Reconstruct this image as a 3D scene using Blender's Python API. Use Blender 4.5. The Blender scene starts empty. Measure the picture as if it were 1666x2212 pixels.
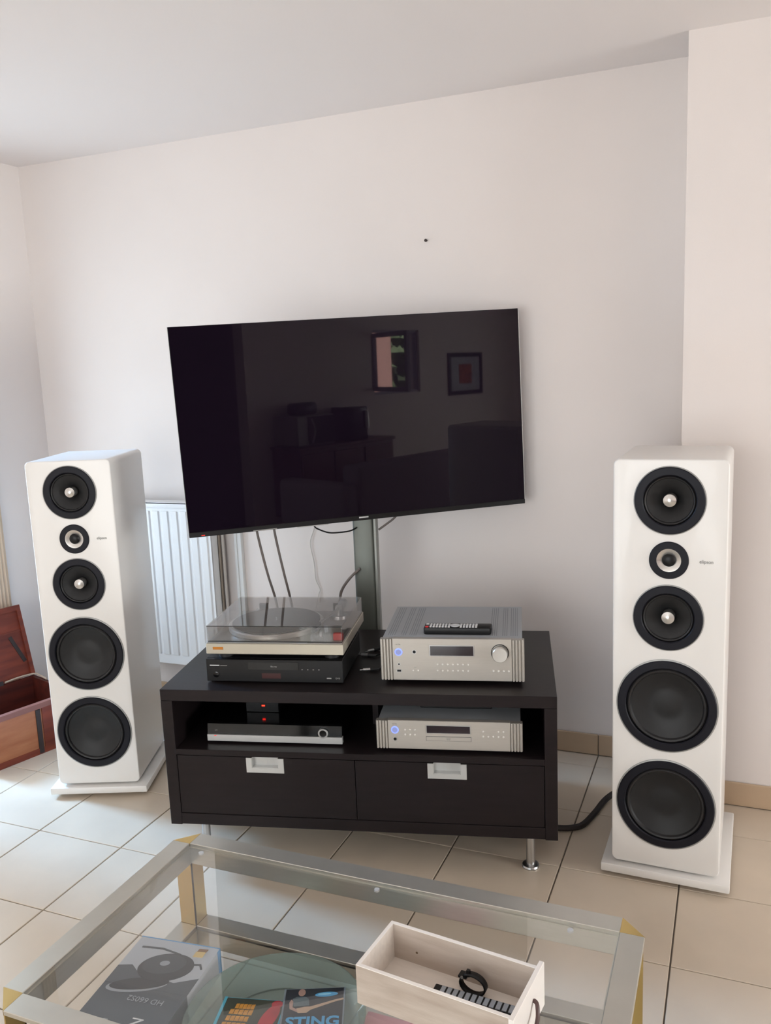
import bpy, bmesh, math, random
from mathutils import Matrix, Vector
random.seed(4)
S = bpy.context.scene
C = S.collection
PI = math.pi

# ------------------------------------------------------------------ camera
cam = bpy.data.cameras.new('camera')
camo = bpy.data.objects.new('camera', cam); C.objects.link(camo)
r = Vector((0.92555, 0.37643, -0.04079)); u = Vector((-0.02638, 0.17159, 0.98481)); w = Vector((-0.37771, 0.91042, -0.16875))
camo.matrix_world = Matrix(((r.x, u.x, -w.x, 0.12111), (r.y, u.y, -w.y, -2.40348), (r.z, u.z, -w.z, 1.53675), (0, 0, 0, 1)))
cam.sensor_fit = 'VERTICAL'; cam.sensor_height = 24.0; cam.lens = 1846.83 / 2212 * 24.0
cam.clip_start = 0.02; cam.clip_end = 100
S.camera = camo

# ------------------------------------------------------------------ world and light
S.view_settings.view_transform = 'Standard'; S.view_settings.look = 'None'
S.view_settings.gamma = 1.0; S.view_settings.use_curve_mapping = False
S.view_settings.exposure = -0.17
W = bpy.data.worlds.new('sky'); S.world = W; W.use_nodes = True
bg = W.node_tree.nodes['Background']; bg.inputs[0].default_value = (0.72, 0.85, 1.0, 1); bg.inputs[1].default_value = 1.5

def area(name, loc, direction, sx, sy, power, col):
    l = bpy.data.lights.new(name, 'AREA'); l.shape = 'RECTANGLE'; l.size = sx; l.size_y = sy
    l.energy = power; l.color = col
    o = bpy.data.objects.new(name, l); C.objects.link(o); o.location = loc
    o.rotation_euler = Vector(direction).to_track_quat('-Z', 'Y').to_euler()
    return o
# daylight entering through the left and terrace windows; the right-hand fill is added
area('daylight_left', (-3.20, -0.04, 0.95), (1, 0.25, -0.12), 0.74, 1.7, 25, (0.74, 0.87, 1.0))
area('skylight_left', (-5.30, 0.10, 2.30), (3.9, -0.28, -2.1), 0.55, 1.0, 400, (0.30, 0.58, 1.0))
area('daylight_terrace', (-0.9, -4.42, 1.25), (0, 1, 0.12), 2.5, 1.85, 96, (0.99, 0.98, 0.985))
sl = bpy.data.lights.new('sun', 'SUN'); sl.energy = 120; sl.angle = 0.01; sl.color = (1.0, 0.95, 0.88)   # high behind the house, lights the garden side only
so = bpy.data.objects.new('sun', sl); C.objects.link(so); so.location = (0, 6, 8); so.rotation_euler = Vector((0.0, -0.42, -0.90)).to_track_quat('-Z', 'Y').to_euler()
area('added_fill_right', (7.12, -1.25, 1.25), (-1, 0.05, 0.0), 2.3, 1.85, 310, (0.96, 0.975, 1.0))  # added fill from the unseen right side, brightens the room

# ------------------------------------------------------------------ materials
def lin(c):
    f = lambda v: v / 12.92 if v <= 0.04045 else ((v + 0.055) / 1.055) ** 2.4
    return tuple(f(v / 255.0) for v in c) + (1.0,)
def mat(name, col, rough=0.5, metal=0.0, noise=0.0, scale=8.0, bump=0.0, bscale=60.0, coat=0.0, spec=0.5, stretch=None, col2=None, emit=None, estr=0.0, aniso=0.0):
    m = bpy.data.materials.new(name); m.use_nodes = True
    nt = m.node_tree; b = nt.nodes['Principled BSDF']
    c = lin(col)
    b.inputs['Base Color'].default_value = c; b.inputs['Roughness'].default_value = rough
    b.inputs['Metallic'].default_value = metal; b.inputs['Coat Weight'].default_value = coat
    b.inputs['Specular IOR Level'].default_value = spec; b.inputs['Anisotropic'].default_value = aniso
    tc = nt.nodes.new('ShaderNodeTexCoord'); mp = nt.nodes.new('ShaderNodeMapping')
    nt.links.new(tc.outputs['Object'], mp.inputs[0])
    if stretch: mp.inputs['Scale'].default_value = stretch
    if noise or col2:
        n = nt.nodes.new('ShaderNodeTexNoise'); n.inputs['Scale'].default_value = scale; n.inputs['Detail'].default_value = 5
        nt.links.new(mp.outputs[0], n.inputs[0])
        rp = nt.nodes.new('ShaderNodeValToRGB')
        rp.color_ramp.elements[0].position = 0.3; rp.color_ramp.elements[1].position = 0.7
        if col2: a, d = lin(col2), c
        else: a, d = tuple(v * (1 - noise) for v in c[:3]) + (1,), tuple(min(1, v * (1 + noise)) for v in c[:3]) + (1,)
        rp.color_ramp.elements[0].color = a; rp.color_ramp.elements[1].color = d
        nt.links.new(n.outputs[0], rp.inputs[0]); nt.links.new(rp.outputs[0], b.inputs['Base Color'])
    if bump:
        n2 = nt.nodes.new('ShaderNodeTexNoise'); n2.inputs['Scale'].default_value = bscale; n2.inputs['Detail'].default_value = 4
        nt.links.new(mp.outputs[0], n2.inputs[0])
        bp = nt.nodes.new('ShaderNodeBump'); bp.inputs['Strength'].default_value = bump; bp.inputs['Distance'].default_value = 0.002
        nt.links.new(n2.outputs[0], bp.inputs['Height']); nt.links.new(bp.outputs[0], b.inputs['Normal'])
    if emit:
        b.inputs['Emission Color'].default_value = lin(emit); b.inputs['Emission Strength'].default_value = estr
    return m
def glassmat(name, tint, rough=0.02, refl=1.0, milk=0.0):
    # clear sheet: Fresnel mix of a tinted see-through and a mirror reflection
    m = bpy.data.materials.new(name); m.use_nodes = True; nt = m.node_tree; nt.nodes.clear()
    o = nt.nodes.new('ShaderNodeOutputMaterial'); t = nt.nodes.new('ShaderNodeBsdfTransparent'); gl = nt.nodes.new('ShaderNodeBsdfGlossy')
    t.inputs[0].default_value = tint; gl.inputs['Roughness'].default_value = rough; gl.inputs[0].default_value = (refl, refl, refl, 1)
    fr = nt.nodes.new('ShaderNodeFresnel'); ge = nt.nodes.new('ShaderNodeNewGeometry')
    mr = nt.nodes.new('ShaderNodeMapRange'); mr.inputs['To Min'].default_value = 1.5; mr.inputs['To Max'].default_value = 1 / 1.5
    nt.links.new(ge.outputs['Backfacing'], mr.inputs['Value']); nt.links.new(mr.outputs[0], fr.inputs[0])   # same reflectance on the way out
    mx = nt.nodes.new('ShaderNodeMixShader')
    nt.links.new(fr.outputs[0], mx.inputs[0]); nt.links.new(t.outputs[0], mx.inputs[1]); nt.links.new(gl.outputs[0], mx.inputs[2])
    if milk:      # slightly cloudy glass
        df = nt.nodes.new('ShaderNodeBsdfDiffuse'); df.inputs[0].default_value = lin((150, 162, 154)); m2 = nt.nodes.new('ShaderNodeMixShader'); m2.inputs[0].default_value = milk
        nt.links.new(mx.outputs[0], m2.inputs[1]); nt.links.new(df.outputs[0], m2.inputs[2]); nt.links.new(m2.outputs[0], o.inputs[0])
    else: nt.links.new(mx.outputs[0], o.inputs[0])
    return m
M = {}
M['wall'] = mat('white_wall_paint', (228, 220, 216), 0.9, noise=0.012, scale=3, bump=0.08, bscale=160)
M['ceiling'] = mat('ceiling_paint', (236, 230, 228), 0.95)
M['tile'] = mat('beige_floor_tile', (205, 190, 171), 0.3, noise=0.05, scale=5, bump=0.05, bscale=30, spec=0.5)
M['grout'] = mat('grey_grout', (118, 108, 98), 0.9, noise=0.1, scale=30)
M['skirt'] = mat('skirting_tile', (190, 165, 138), 0.4, noise=0.06, scale=7)
M['white'] = mat('white_lacquer', (228, 225, 221), 0.32, coat=0.15)
M['radiator'] = mat('radiator_enamel', (238, 238, 238), 0.3)
M['plastic_white'] = mat('white_plastic', (222, 222, 220), 0.4)
M['wenge'] = mat('black_brown_veneer', (29, 23, 24), 0.36, noise=0.14, scale=6, stretch=(1.2, 10, 10), bump=0.06, bscale=40, spec=0.2)
M['inside'] = mat('dark_cabinet_inside', (30, 26, 26), 0.6)
M['chrome'] = mat('brushed_chrome', (190, 190, 190), 0.3, metal=1.0)
M['handle'] = mat('satin_aluminium', (196, 196, 194), 0.42, metal=0.6)
M['silver'] = mat('silver_faceplate', (180, 174, 166), 0.45, metal=0.5, noise=0.02, scale=200, stretch=(0.1, 1, 1))
M['silver_dark'] = mat('grey_steel_lid', (166, 169, 173), 0.5, metal=0.2)
M['power'] = mat('blue_tinted_button', (150, 160, 215), 0.5)
M['button'] = mat('pale_metal_button', (214, 211, 205), 0.4, metal=0.3)
M['gap'] = mat('dark_gap', (70, 72, 74), 0.7)
M['slot'] = mat('dark_slot', (138, 141, 145), 0.7)
M['column'] = mat('grey_metal_column', (112, 116, 110), 0.4, metal=0.4)
M['column_l'] = mat('light_metal_edge', (150, 153, 148), 0.4, metal=0.4)
M['black'] = mat('black_plastic', (17, 16, 17), 0.4, spec=0.3)
M['black_gloss'] = mat('black_gloss', (9, 9, 10), 0.12, spec=0.4)
M['black_matt'] = mat('black_steel', (22, 21, 22), 0.5, bump=0.03, bscale=300, spec=0.3)
M['screen'] = mat('dark_glossy_screen', (20, 13, 23), 0.02, spec=0.26)
M['display'] = mat('dark_display_window', (32, 20, 28), 0.12)
M['ring'] = mat('black_driver_ring', (19, 19, 27), 0.5, bump=0.1, bscale=40, spec=0.22)
M['cone'] = mat('charcoal_paper_cone', (31, 31, 32), 0.5, bump=0.12, bscale=120, spec=0.35)
M['rubber'] = mat('black_rubber', (26, 25, 26), 0.5)
M['trim'] = mat('pale_grey_trim', (150, 150, 147), 0.4, metal=0.3)
M['alu'] = mat('turned_aluminium', (218, 216, 212), 0.3, metal=0.9)
M['logo'] = mat('grey_print', (120, 118, 114), 0.4)
M['blue_led'] = mat('blue_lit_ring', (120, 140, 255), 0.4, emit=(130, 150, 255), estr=1.1)
M['red_led'] = mat('red_lit_display', (255, 30, 20), 0.4, emit=(255, 30, 14), estr=9)
M['red_dim'] = mat('red_lamp', (220, 40, 30), 0.4, emit=(230, 50, 36), estr=0.9)
M['red_glow'] = mat('dim_red_digits', (58, 20, 20), 0.3)
M['print_w'] = mat('pale_print', (205, 205, 205), 0.5)
M['print_g'] = mat('grey_lettering', (150, 148, 144), 0.5)
M['champagne'] = mat('champagne_plinth', (176, 169, 154), 0.36, metal=0.35)
M['deck'] = mat('turntable_deck', (150, 146, 140), 0.4, metal=0.3)
M['mat'] = mat('rubber_platter_mat', (40, 43, 49), 0.55, bump=0.1, bscale=200)
M['acrylic'] = glassmat('smoked_acrylic', (0.80, 0.785, 0.775, 1), 0.03)
M['glass'] = glassmat('clear_table_glass', (0.985, 0.991, 0.990, 1), 0.01)
M['pane'] = glassmat('window_glass', (0.98, 0.99, 0.98, 1), 0.0)
M['teal'] = glassmat('blue_green_glass', (0.72, 0.82, 0.81, 1), 0.04, milk=0.32)
M['brass'] = mat('champagne_brass', (196, 193, 184), 0.3, metal=0.8, noise=0.03, scale=20, stretch=(1, 1, 8))
M['gold'] = mat('gold_brass', (204, 176, 116), 0.22, metal=0.9)
M['red'] = mat('red_plastic', (205, 40, 45), 0.4)
M['badge'] = mat('amber_badge', (176, 112, 40), 0.3, metal=0.4)
M['crate_out'] = mat('washed_wood', (170, 154, 140), 0.7, col2=(194, 181, 168), scale=4, stretch=(2, 12, 12), bump=0.15, bscale=40)
M['crate_in'] = mat('whitewashed_wood', (226, 216, 206), 0.7, noise=0.05, scale=8, stretch=(2, 12, 12))
M['crate_mid'] = mat('thinly_washed_wood', (200, 186, 174), 0.7, col2=(182, 166, 152), scale=4, stretch=(2, 12, 12), bump=0.12, bscale=40)
M['crate_edge'] = mat('white_painted_wood', (238, 232, 226), 0.6)
M['leather'] = mat('brown_leather_and_steel', (84, 62, 60), 0.4)
M['knot'] = mat('wood_knot', (110, 88, 66), 0.8)
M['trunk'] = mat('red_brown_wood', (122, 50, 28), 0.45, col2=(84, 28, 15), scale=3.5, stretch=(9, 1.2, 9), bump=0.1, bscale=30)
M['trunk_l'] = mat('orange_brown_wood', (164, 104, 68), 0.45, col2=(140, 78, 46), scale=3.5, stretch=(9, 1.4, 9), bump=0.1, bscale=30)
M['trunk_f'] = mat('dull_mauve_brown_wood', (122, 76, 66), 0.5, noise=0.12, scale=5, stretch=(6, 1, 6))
M['iron'] = mat('blackened_iron', (58, 48, 46), 0.5, metal=0.4)
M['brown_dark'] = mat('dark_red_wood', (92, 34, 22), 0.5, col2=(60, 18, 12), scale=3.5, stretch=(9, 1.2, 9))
M['rope'] = mat('pale_cord', (176, 158, 140), 0.9)
M['cable_grey'] = mat('grey_cable', (112, 104, 100), 0.6)
M['cable_w'] = mat('white_wire', (206, 200, 192), 0.6)
M['cable_b'] = mat('black_braided_cable', (36, 28, 27), 0.6, bump=0.4, bscale=300)
M['copper'] = mat('painted_pipe', (150, 138, 126), 0.4, metal=0.2)
M['pipe_l'] = mat('light_painted_pipe', (196, 188, 180), 0.35)
M['curtain'] = mat('beige_linen_curtain', (214, 192, 168), 0.9)
M['card_w'] = mat('silver_grey_carton', (176, 180, 186), 0.35)
M['card_d'] = mat('charcoal_carton', (74, 80, 86), 0.35, noise=0.05, scale=6)
M['card_b'] = mat('blue_carton_edge', (96, 150, 196), 0.4)
M['ph_dark'] = mat('printed_black', (44, 46, 50), 0.35)
M['ph_mid'] = mat('printed_dark_grey', (62, 66, 70), 0.35)
M['ph_light'] = mat('printed_light_grey', (150, 154, 160), 0.35)
M['gold_print'] = mat('gold_print', (206, 178, 118), 0.4)
M['brown_print'] = mat('brown_print', (128, 92, 62), 0.4)
M['cd_dark'] = mat('printed_night_blue', (30, 38, 48), 0.3, col2=(22, 26, 34), scale=20)
M['cd_green'] = mat('printed_dark_green', (52, 58, 46), 0.3, noise=0.25, scale=18)
M['cd_orange'] = mat('printed_orange', (196, 138, 52), 0.3, noise=0.2, scale=60)
M['cd_red'] = mat('printed_red', (168, 40, 50), 0.3, noise=0.2, scale=30)
M['cd_blue'] = mat('printed_sky_blue', (70, 150, 196), 0.3)
M['cd_glow'] = mat('printed_pale_blue', (136, 196, 220), 0.3)
M['cd_case'] = mat('blue_plastic_case', (80, 166, 190), 0.25)
M['cd_clear'] = mat('clear_case_edge', (120, 132, 142), 0.15)
M['skin_print'] = mat('printed_skin', (160, 128, 116), 0.35)
M['shirt_print'] = mat('printed_grey_shirt', (78, 94, 100), 0.35)
M['guitar_print'] = mat('printed_guitar', (176, 148, 124), 0.35)
M['pink'] = mat('pale_pink_paper', (206, 160, 166), 0.6)
M['sofa'] = mat('grey_lilac_upholstery', (150, 140, 150), 0.9, bump=0.2, bscale=200)
M['mahogany'] = mat('mahogany', (92, 46, 38), 0.35, noise=0.15, scale=6, stretch=(1, 8, 8))
M['leaf'] = mat('hedge_leaves', (88, 104, 76), 0.8, noise=0.7, scale=5)
M['terracotta'] = mat('pink_render', (205, 160, 155), 0.9)
M['dark_recess'] = mat('added_recess_dark', (70, 62, 62), 0.9)  # dark tone for the added recess mirrored in the screen
M['frame_blue'] = mat('window_frame_paint', (150, 150, 166), 0.5)
M['art'] = mat('print_orange_paper', (170, 92, 60), 0.7, noise=0.3, scale=12)

# ------------------------------------------------------------------ helpers
class MB:
    def __init__(s): s.bm = bmesh.new()
    def _xf(s, vs, m):
        if m is not None: bmesh.ops.transform(s.bm, matrix=m, verts=vs)
    def box(s, x0, x1, y0, y1, z0, z1, bev=0.0, seg=1, m=None):
        t = bmesh.new(); bmesh.ops.create_cube(t, size=1.0)
        for v in t.verts:
            v.co = Vector(((x0 + x1) / 2 + v.co.x * (x1 - x0), (y0 + y1) / 2 + v.co.y * (y1 - y0), (z0 + z1) / 2 + v.co.z * (z1 - z0)))
        if bev: bmesh.ops.bevel(t, geom=t.edges[:], offset=bev, segments=seg, affect='EDGES', profile=0.5)
        s._merge(t, m); return s
    def _merge(s, t, m=None):
        if m is not None: bmesh.ops.transform(t, matrix=m, verts=t.verts[:])
        mp = {v: s.bm.verts.new(v.co) for v in t.verts}
        for f in t.faces:
            try: s.bm.faces.new([mp[v] for v in f.verts])
            except ValueError: pass
        t.free()
    def prism(s, pts, a, b, axis='z', bev=0.0, seg=2, m=None, smoothcap=False):
        # polygon pts (2-D) extruded from a to b along axis
        t = bmesh.new()
        def P(p, h):
            return {'z': (p[0], p[1], h), 'y': (p[0], h, p[1]), 'x': (h, p[0], p[1])}[axis]
        lo = [t.verts.new(P(p, a)) for p in pts]; hi = [t.verts.new(P(p, b)) for p in pts]
        n = len(pts)
        t.faces.new(lo); t.faces.new(hi[::-1])
        for i in range(n): t.faces.new((lo[i], hi[i], hi[(i + 1) % n], lo[(i + 1) % n]))
        bmesh.ops.recalc_face_normals(t, faces=t.faces[:])
        if bev:
            cap = [e for e in t.edges if (e.verts[0] in lo and e.verts[1] in lo) or (e.verts[0] in hi and e.verts[1] in hi)]
            bmesh.ops.bevel(t, geom=cap, offset=bev, segments=seg, affect='EDGES', profile=0.5)
        s._merge(t, m); return s
    def cyl(s, r0, r1, h0, h1, cx=0, cy=0, axis='z', n=24, m=None):
        # disc of radius r0 at h0, r1 at h1; (cx, cy) is the centre in the plane across the axis
        def P(rr, a, h):
            p, q = cx + rr * math.cos(a), cy + rr * math.sin(a)
            return {'z': (p, q, h), 'y': (p, h, q), 'x': (h, p, q)}[axis]
        t = bmesh.new()
        lo = [t.verts.new(P(r0, 2 * PI * i / n, h0)) for i in range(n)]; hi = [t.verts.new(P(r1, 2 * PI * i / n, h1)) for i in range(n)]
        t.faces.new(lo); t.faces.new(hi[::-1])
        for i in range(n): t.faces.new((lo[i], hi[i], hi[(i + 1) % n], lo[(i + 1) % n]))
        bmesh.ops.recalc_face_normals(t, faces=t.faces[:])
        s._merge(t, m); return s
    def lathe(s, prof, cx=0, cy=0, axis='z', n=48, m=None):
        def P(rr, a, h):
            p, q = cx + rr * math.cos(a), cy + rr * math.sin(a)
            return {'z': (p, q, h), 'y': (p, h, q), 'x': (h, p, q)}[axis]
        t = bmesh.new(); rings = []
        for (rr, h) in prof:
            if rr < 1e-6: rings.append([t.verts.new(P(0, 0, h))])
            else: rings.append([t.verts.new(P(rr, 2 * PI * i / n, h)) for i in range(n)])
        for a, b in zip(rings, rings[1:]):
            for i in range(n):
                j = (i + 1) % n
                if len(a) == 1 and len(b) == 1: continue
                if len(a) == 1: t.faces.new((a[0], b[i], b[j]))
                elif len(b) == 1: t.faces.new((a[i], b[0], a[j]))
                else: t.faces.new((a[i], b[i], b[j], a[j]))
        bmesh.ops.recalc_face_normals(t, faces=t.faces[:])
        s._merge(t, m); return s
    def tube(s, pts, rad, n=8, m=None, smooth=6):
        P = [Vector(p) for p in pts]
        if smooth and len(P) > 2:
            Q = []
            for i in range(len(P) - 1):
                p0, p1, p2, p3 = P[max(i - 1, 0)], P[i], P[i + 1], P[min(i + 2, len(P) - 1)]
                for k in range(smooth):
                    q = k / smooth
                    Q.append(0.5 * ((2 * p1) + (p2 - p0) * q + (2 * p0 - 5 * p1 + 4 * p2 - p3) * q * q + (3 * p1 - p0 - 3 * p2 + p3) * q ** 3))
            Q.append(P[-1]); P = Q
        t = bmesh.new(); rings = []
        up = Vector((0, 0, 1))
        for i, p in enumerate(P):
            d = (P[min(i + 1, len(P) - 1)] - P[max(i - 1, 0)]).normalized()
            a = d.cross(up)
            if a.length < 0.05: a = d.cross(Vector((1, 0, 0)))
            a.normalize(); b = d.cross(a).normalized()
            if rings and a.dot(la) < 0: a, b = -a, -b
            la = a
            rr = rad[i * (len(rad) - 1) // (len(P) - 1)] if isinstance(rad, (list, tuple)) else rad
            rings.append([t.verts.new(p + rr * (math.cos(2 * PI * k / n) * a + math.sin(2 * PI * k / n) * b)) for k in range(n)])
        for A, B in zip(rings, rings[1:]):
            for k in range(n): t.faces.new((A[k], B[k], B[(k + 1) % n], A[(k + 1) % n]))
        t.faces.new(rings[0]); t.faces.new(rings[-1][::-1])
        bmesh.ops.recalc_face_normals(t, faces=t.faces[:])
        s._merge(t, m); return s
    def build(s, name, material, parent=None, smooth=True, label=None, angle=32):
        me = bpy.data.meshes.new(name); s.bm.normal_update(); s.bm.to_mesh(me); s.bm.free()
        me.materials.append(material)
        if smooth:
            for p in me.polygons: p.use_smooth = True
            me.set_sharp_from_angle(angle=math.radians(angle))
        o = bpy.data.objects.new(name, me); C.objects.link(o)
        if parent is not None: o.parent = parent
        if label: o['label'] = label
        return o

def tag(o, label, cat, group=None):
    o['label'] = label; o['category'] = cat
    if group: o['group'] = group
    return o
def thing(name, label, cat, loc=(0, 0, 0), rz=0.0, group=None, rot=None):
    o = bpy.data.objects.new(name, None); C.objects.link(o); o.empty_display_size = 0.1
    o.location = loc; o.rotation_euler = rot if rot else (0, 0, rz)
    return tag(o, label, cat, group)
def structure(o): o['kind'] = 'structure'; return o
def box(name, m, parent, *a, bev=0.0, seg=1, label=None):
    return MB().box(*a, bev=bev, seg=seg).build(name, m, parent, label=label)
def rrect(x0, x1, z0, z1, rad, n=6):
    pts = []
    for cx, cz, a0 in ((x1 - rad, z1 - rad, 0), (x0 + rad, z1 - rad, 90), (x0 + rad, z0 + rad, 180), (x1 - rad, z0 + rad, 270)):
        for k in range(n + 1):
            a = math.radians(a0 + 90 * k / n); pts.append((cx + rad * math.cos(a), cz + rad * math.sin(a)))
    return pts
def lettering(s, size, material, parent, m, depth=0.0004, align='CENTER', name='lettering', sx=1.0, label=None, bold=0.0):
    c = bpy.data.curves.new('t', 'FONT'); c.body = s; c.size = size; c.extrude = depth; c.align_x = align; c.align_y = 'CENTER'
    c.resolution_u = 3; c.offset = bold
    t = bpy.data.objects.new('t', c)
    me = bpy.data.meshes.new_from_object(t); bpy.data.objects.remove(t); bpy.data.curves.remove(c)
    me.name = name; me.transform(m @ Matrix.Diagonal((sx, 1, 1, 1))); me.materials.clear(); me.materials.append(material)
    o = bpy.data.objects.new(name, me); C.objects.link(o); o.parent = parent
    if label: o['label'] = label
    return o
def face_front(x, y, z, rz=0.0):   # text plane standing up, facing -y
    return Matrix.Translation((x, y, z)) @ Matrix.Rotation(PI / 2, 4, 'X') @ Matrix.Rotation(rz, 4, 'Z')
def face_up(x, y, z, rz=0.0):
    return Matrix.Translation((x, y, z)) @ Matrix.Rotation(rz, 4, 'Z')

# ------------------------------------------------------------------ room shell
XL, XR, YB, YJ, YF, H = -2.96, 6.9, 0.80, 0.555, -4.2, 2.50
TS = 0.3463
T = 0.15
structure(MB().box(XL - T, XR + T, YF - T, YB + T, -0.10, -0.006).build('floor', M['grout']))
floor = bpy.data.objects['floor']
def tile_mb(mb, x0, x1, y0, y1, dz=0.0):
    gx = 0.0021; gy = 0.0015
    x0 += gx; x1 -= gx; y0 += gy; y1 -= gy
    b = 0.0015; t = mb.bm
    lo = [t.verts.new(p) for p in ((x0, y0, -0.006), (x1, y0, -0.006), (x1, y1, -0.006), (x0, y1, -0.006))]
    md = [t.verts.new(p) for p in ((x0, y0, -b + dz), (x1, y0, -b + dz), (x1, y1, -b + dz), (x0, y1, -b + dz))]
    hi = [t.verts.new(p) for p in ((x0 + b, y0 + b, dz), (x1 - b, y0 + b, dz), (x1 - b, y1 - b, dz), (x0 + b, y1 - b, dz))]
    for A, B in ((lo, md), (md, hi)):
        for i in range(4): t.faces.new((A[i], A[(i + 1) % 4], B[(i + 1) % 4], B[i]))
    t.faces.new(hi)
rest = MB()
for i in range(-9, 20):
    for j in range(-13, 3):
        x0, x1, y0, y1 = i * TS, (i + 1) * TS, j * TS, (j + 1) * TS
        yb = YB if x0 < -0.06 else YJ
        if x1 > -0.05 and x0 < -0.05: yb = YB
        x0 = max(x0, XL); x1 = min(x1, XR); y0 = max(y0, YF); y1 = min(y1, yb)
        if x1 - x0 < 0.02 or y1 - y0 < 0.02: continue
        if -9 <= i <= 3 and j >= -6:
            mb = MB(); tile_mb(mb, x0, x1, y0, y1, random.uniform(-0.0003, 0.0)); mb.build('tile', M['tile'], floor, smooth=False)
        else: tile_mb(rest, x0, x1, y0, y1)
ro = rest.build('tile', M['tile'], floor, smooth=False); ro['kind'] = 'stuff'

structure(box('ceiling', M['ceiling'], None, XL - T, XR + T, YF - T, YB + T, H, H + 0.1))
structure(box('wall_back', M['wall'], None, XL - T, XR + T, YB, YB + T, -0.1, H))
structure(box('wall_jut', M['wall'], None, -0.045, XR, YJ, YB, -0.1, H))
structure(MB().box(XR, XR + T, YF - T, -2.45, -0.1, H).box(XR, XR + T, -0.05, YB, -0.1, H).box(XR, XR + T, -2.45, -0.05, 2.2, H).box(XR, XR + T, -2.45, -0.05, -0.1, 0.3).build('wall_right', M['wall']))  # opening left for the added fill window
# left wall with a French window
wy0, wy1, wz = -0.38, 0.34, 2.15
structure(MB().box(XL - T, XL, wy1, YB, -0.1, H).box(XL - T, XL, YF - T, wy0, -0.1, H).box(XL - T, XL, wy0, wy1, wz, H).build('wall_left', M['wall']))
# front wall (behind the camera): terrace window, opening to an added dark recess, kitchen window
structure(MB().box(XL, -2.2, YF - T, YF, -0.1, H).box(-2.2, 0.35, YF - T, YF, 2.2, H).box(-2.2, 0.35, YF - T, YF, -0.1, 0.3).box(0.35, 0.65, YF - T, YF, -0.1, H)
          .box(0.65, 2.0, YF - T, YF, 2.2, H).box(2.0, 3.82, YF - T, YF, -0.1, H).box(3.82, 4.62, YF - T, YF, -0.1, 1.2)
          .box(3.82, 4.62, YF - T, YF, 1.92, H).box(4.62, XR, YF - T, YF, -0.1, H).build('wall_front', M['wall']))
structure(MB().box(0.55, 0.65, YF - 2.2, YF - T, -0.1, 2.3).box(2.0, 2.1, YF - 2.2, YF - T, -0.1, 2.3).box(0.55, 2.1, YF - 2.3, YF - 2.2, -0.1, 2.3)
          .box(0.65, 2.0, YF - 2.2, YF - T, 2.2, 2.3).box(0.65, 2.0, YF - 2.2, YF - T, -0.1, 0.0).build('wall_added_recess', M['dark_recess']))  # added dark recess, keeps the left of the television's reflection dark
def window(name, plane, at, a0, a1, z0, z1, m, mid=True):
    f = MB()
    def bx(mb, p0, p1, q0, q1, d0, d1):
        if plane == 'x': mb.box(at + d0, at + d1, p0, p1, q0, q1)
        else: mb.box(p0, p1, at + d0, at + d1, q0, q1)
    t = 0.05
    bx(f, a0, a0 + t, z0, z1, -0.10, -0.05); bx(f, a1 - t, a1, z0, z1, -0.10, -0.05)
    bx(f, a0 + t, a1 - t, z0, z0 + t, -0.10, -0.05); bx(f, a0 + t, a1 - t, z1 - t, z1, -0.10, -0.05)
    if mid: c = (a0 + a1) / 2; bx(f, c - 0.04, c + 0.04, z0 + t, z1 - t, -0.10, -0.05)
    w_ = structure(f.build(name, m))
    def pane(p0, p1):
        g = MB(); bx(g, p0, p1, z0 + t, z1 - t, -0.078, -0.074); g.build('pane', M['pane'], w_)
    if mid: pane(a0 + t, c - 0.04); pane(c + 0.04, a1 - t)
    else: pane(a0 + t, a1 - t)
window('window_1', 'x', XL - 0.04, wy0, wy1, 0.0, wz, M['plastic_white'], mid=False)
window('window_2', 'y', YF, -2.2, 0.35, 0.3, 2.2, M['plastic_white'])
def added_fill_window():  # made-up window, lets the added right-hand fill light in
    f = MB(); t = 0.05; a0, a1, z0, z1, x0, x1 = -2.45, -0.05, 0.3, 2.2, XR + 0.05, XR + 0.10
    for p in ((a0, a0 + t, z0, z1), (a1 - t, a1, z0, z1), (a0 + t, a1 - t, z0, z0 + t), (a0 + t, a1 - t, z1 - t, z1), (-1.29, -1.21, z0 + t, z1 - t)): f.box(x0, x1, *p)
    w_ = structure(f.build('window_fill_added', M['plastic_white']))
    for p0, p1 in ((a0 + t, -1.29), (-1.21, a1 - t)): box('pane', M['pane'], w_, XR + 0.074, XR + 0.078, p0, p1, z0 + t, z1 - t)
added_fill_window()
fw = MB()
for p in ((3.82, 3.85, 1.2, 1.92), (4.59, 4.62, 1.2, 1.92), (3.85, 4.59, 1.2, 1.23), (3.85, 4.59, 1.89, 1.92)): fw.box(p[0], p[1], YF - 0.08, YF - 0.03, p[2], p[3])
w3 = structure(fw.build('window_3', M['frame_blue']))
# its sash stands open into the room
hm = Matrix.Translation((3.84, YF - 0.02, 0)) @ Matrix.Rotation(math.radians(105), 4, 'Z')
sh = MB()
for p in ((0.0, 0.05, 1.24, 1.88), (0.66, 0.71, 1.24, 1.88), (0.05, 0.66, 1.24, 1.29), (0.05, 0.66, 1.83, 1.88)): sh.box(p[0], p[1], -0.02, 0.02, p[2], p[3], m=hm)
so_ = sh.build('open_sash', M['frame_blue'], w3)
MB().box(0.05, 0.66, -0.002, 0.002, 1.29, 1.83, m=hm).build('pane', M['pane'], so_)

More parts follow.
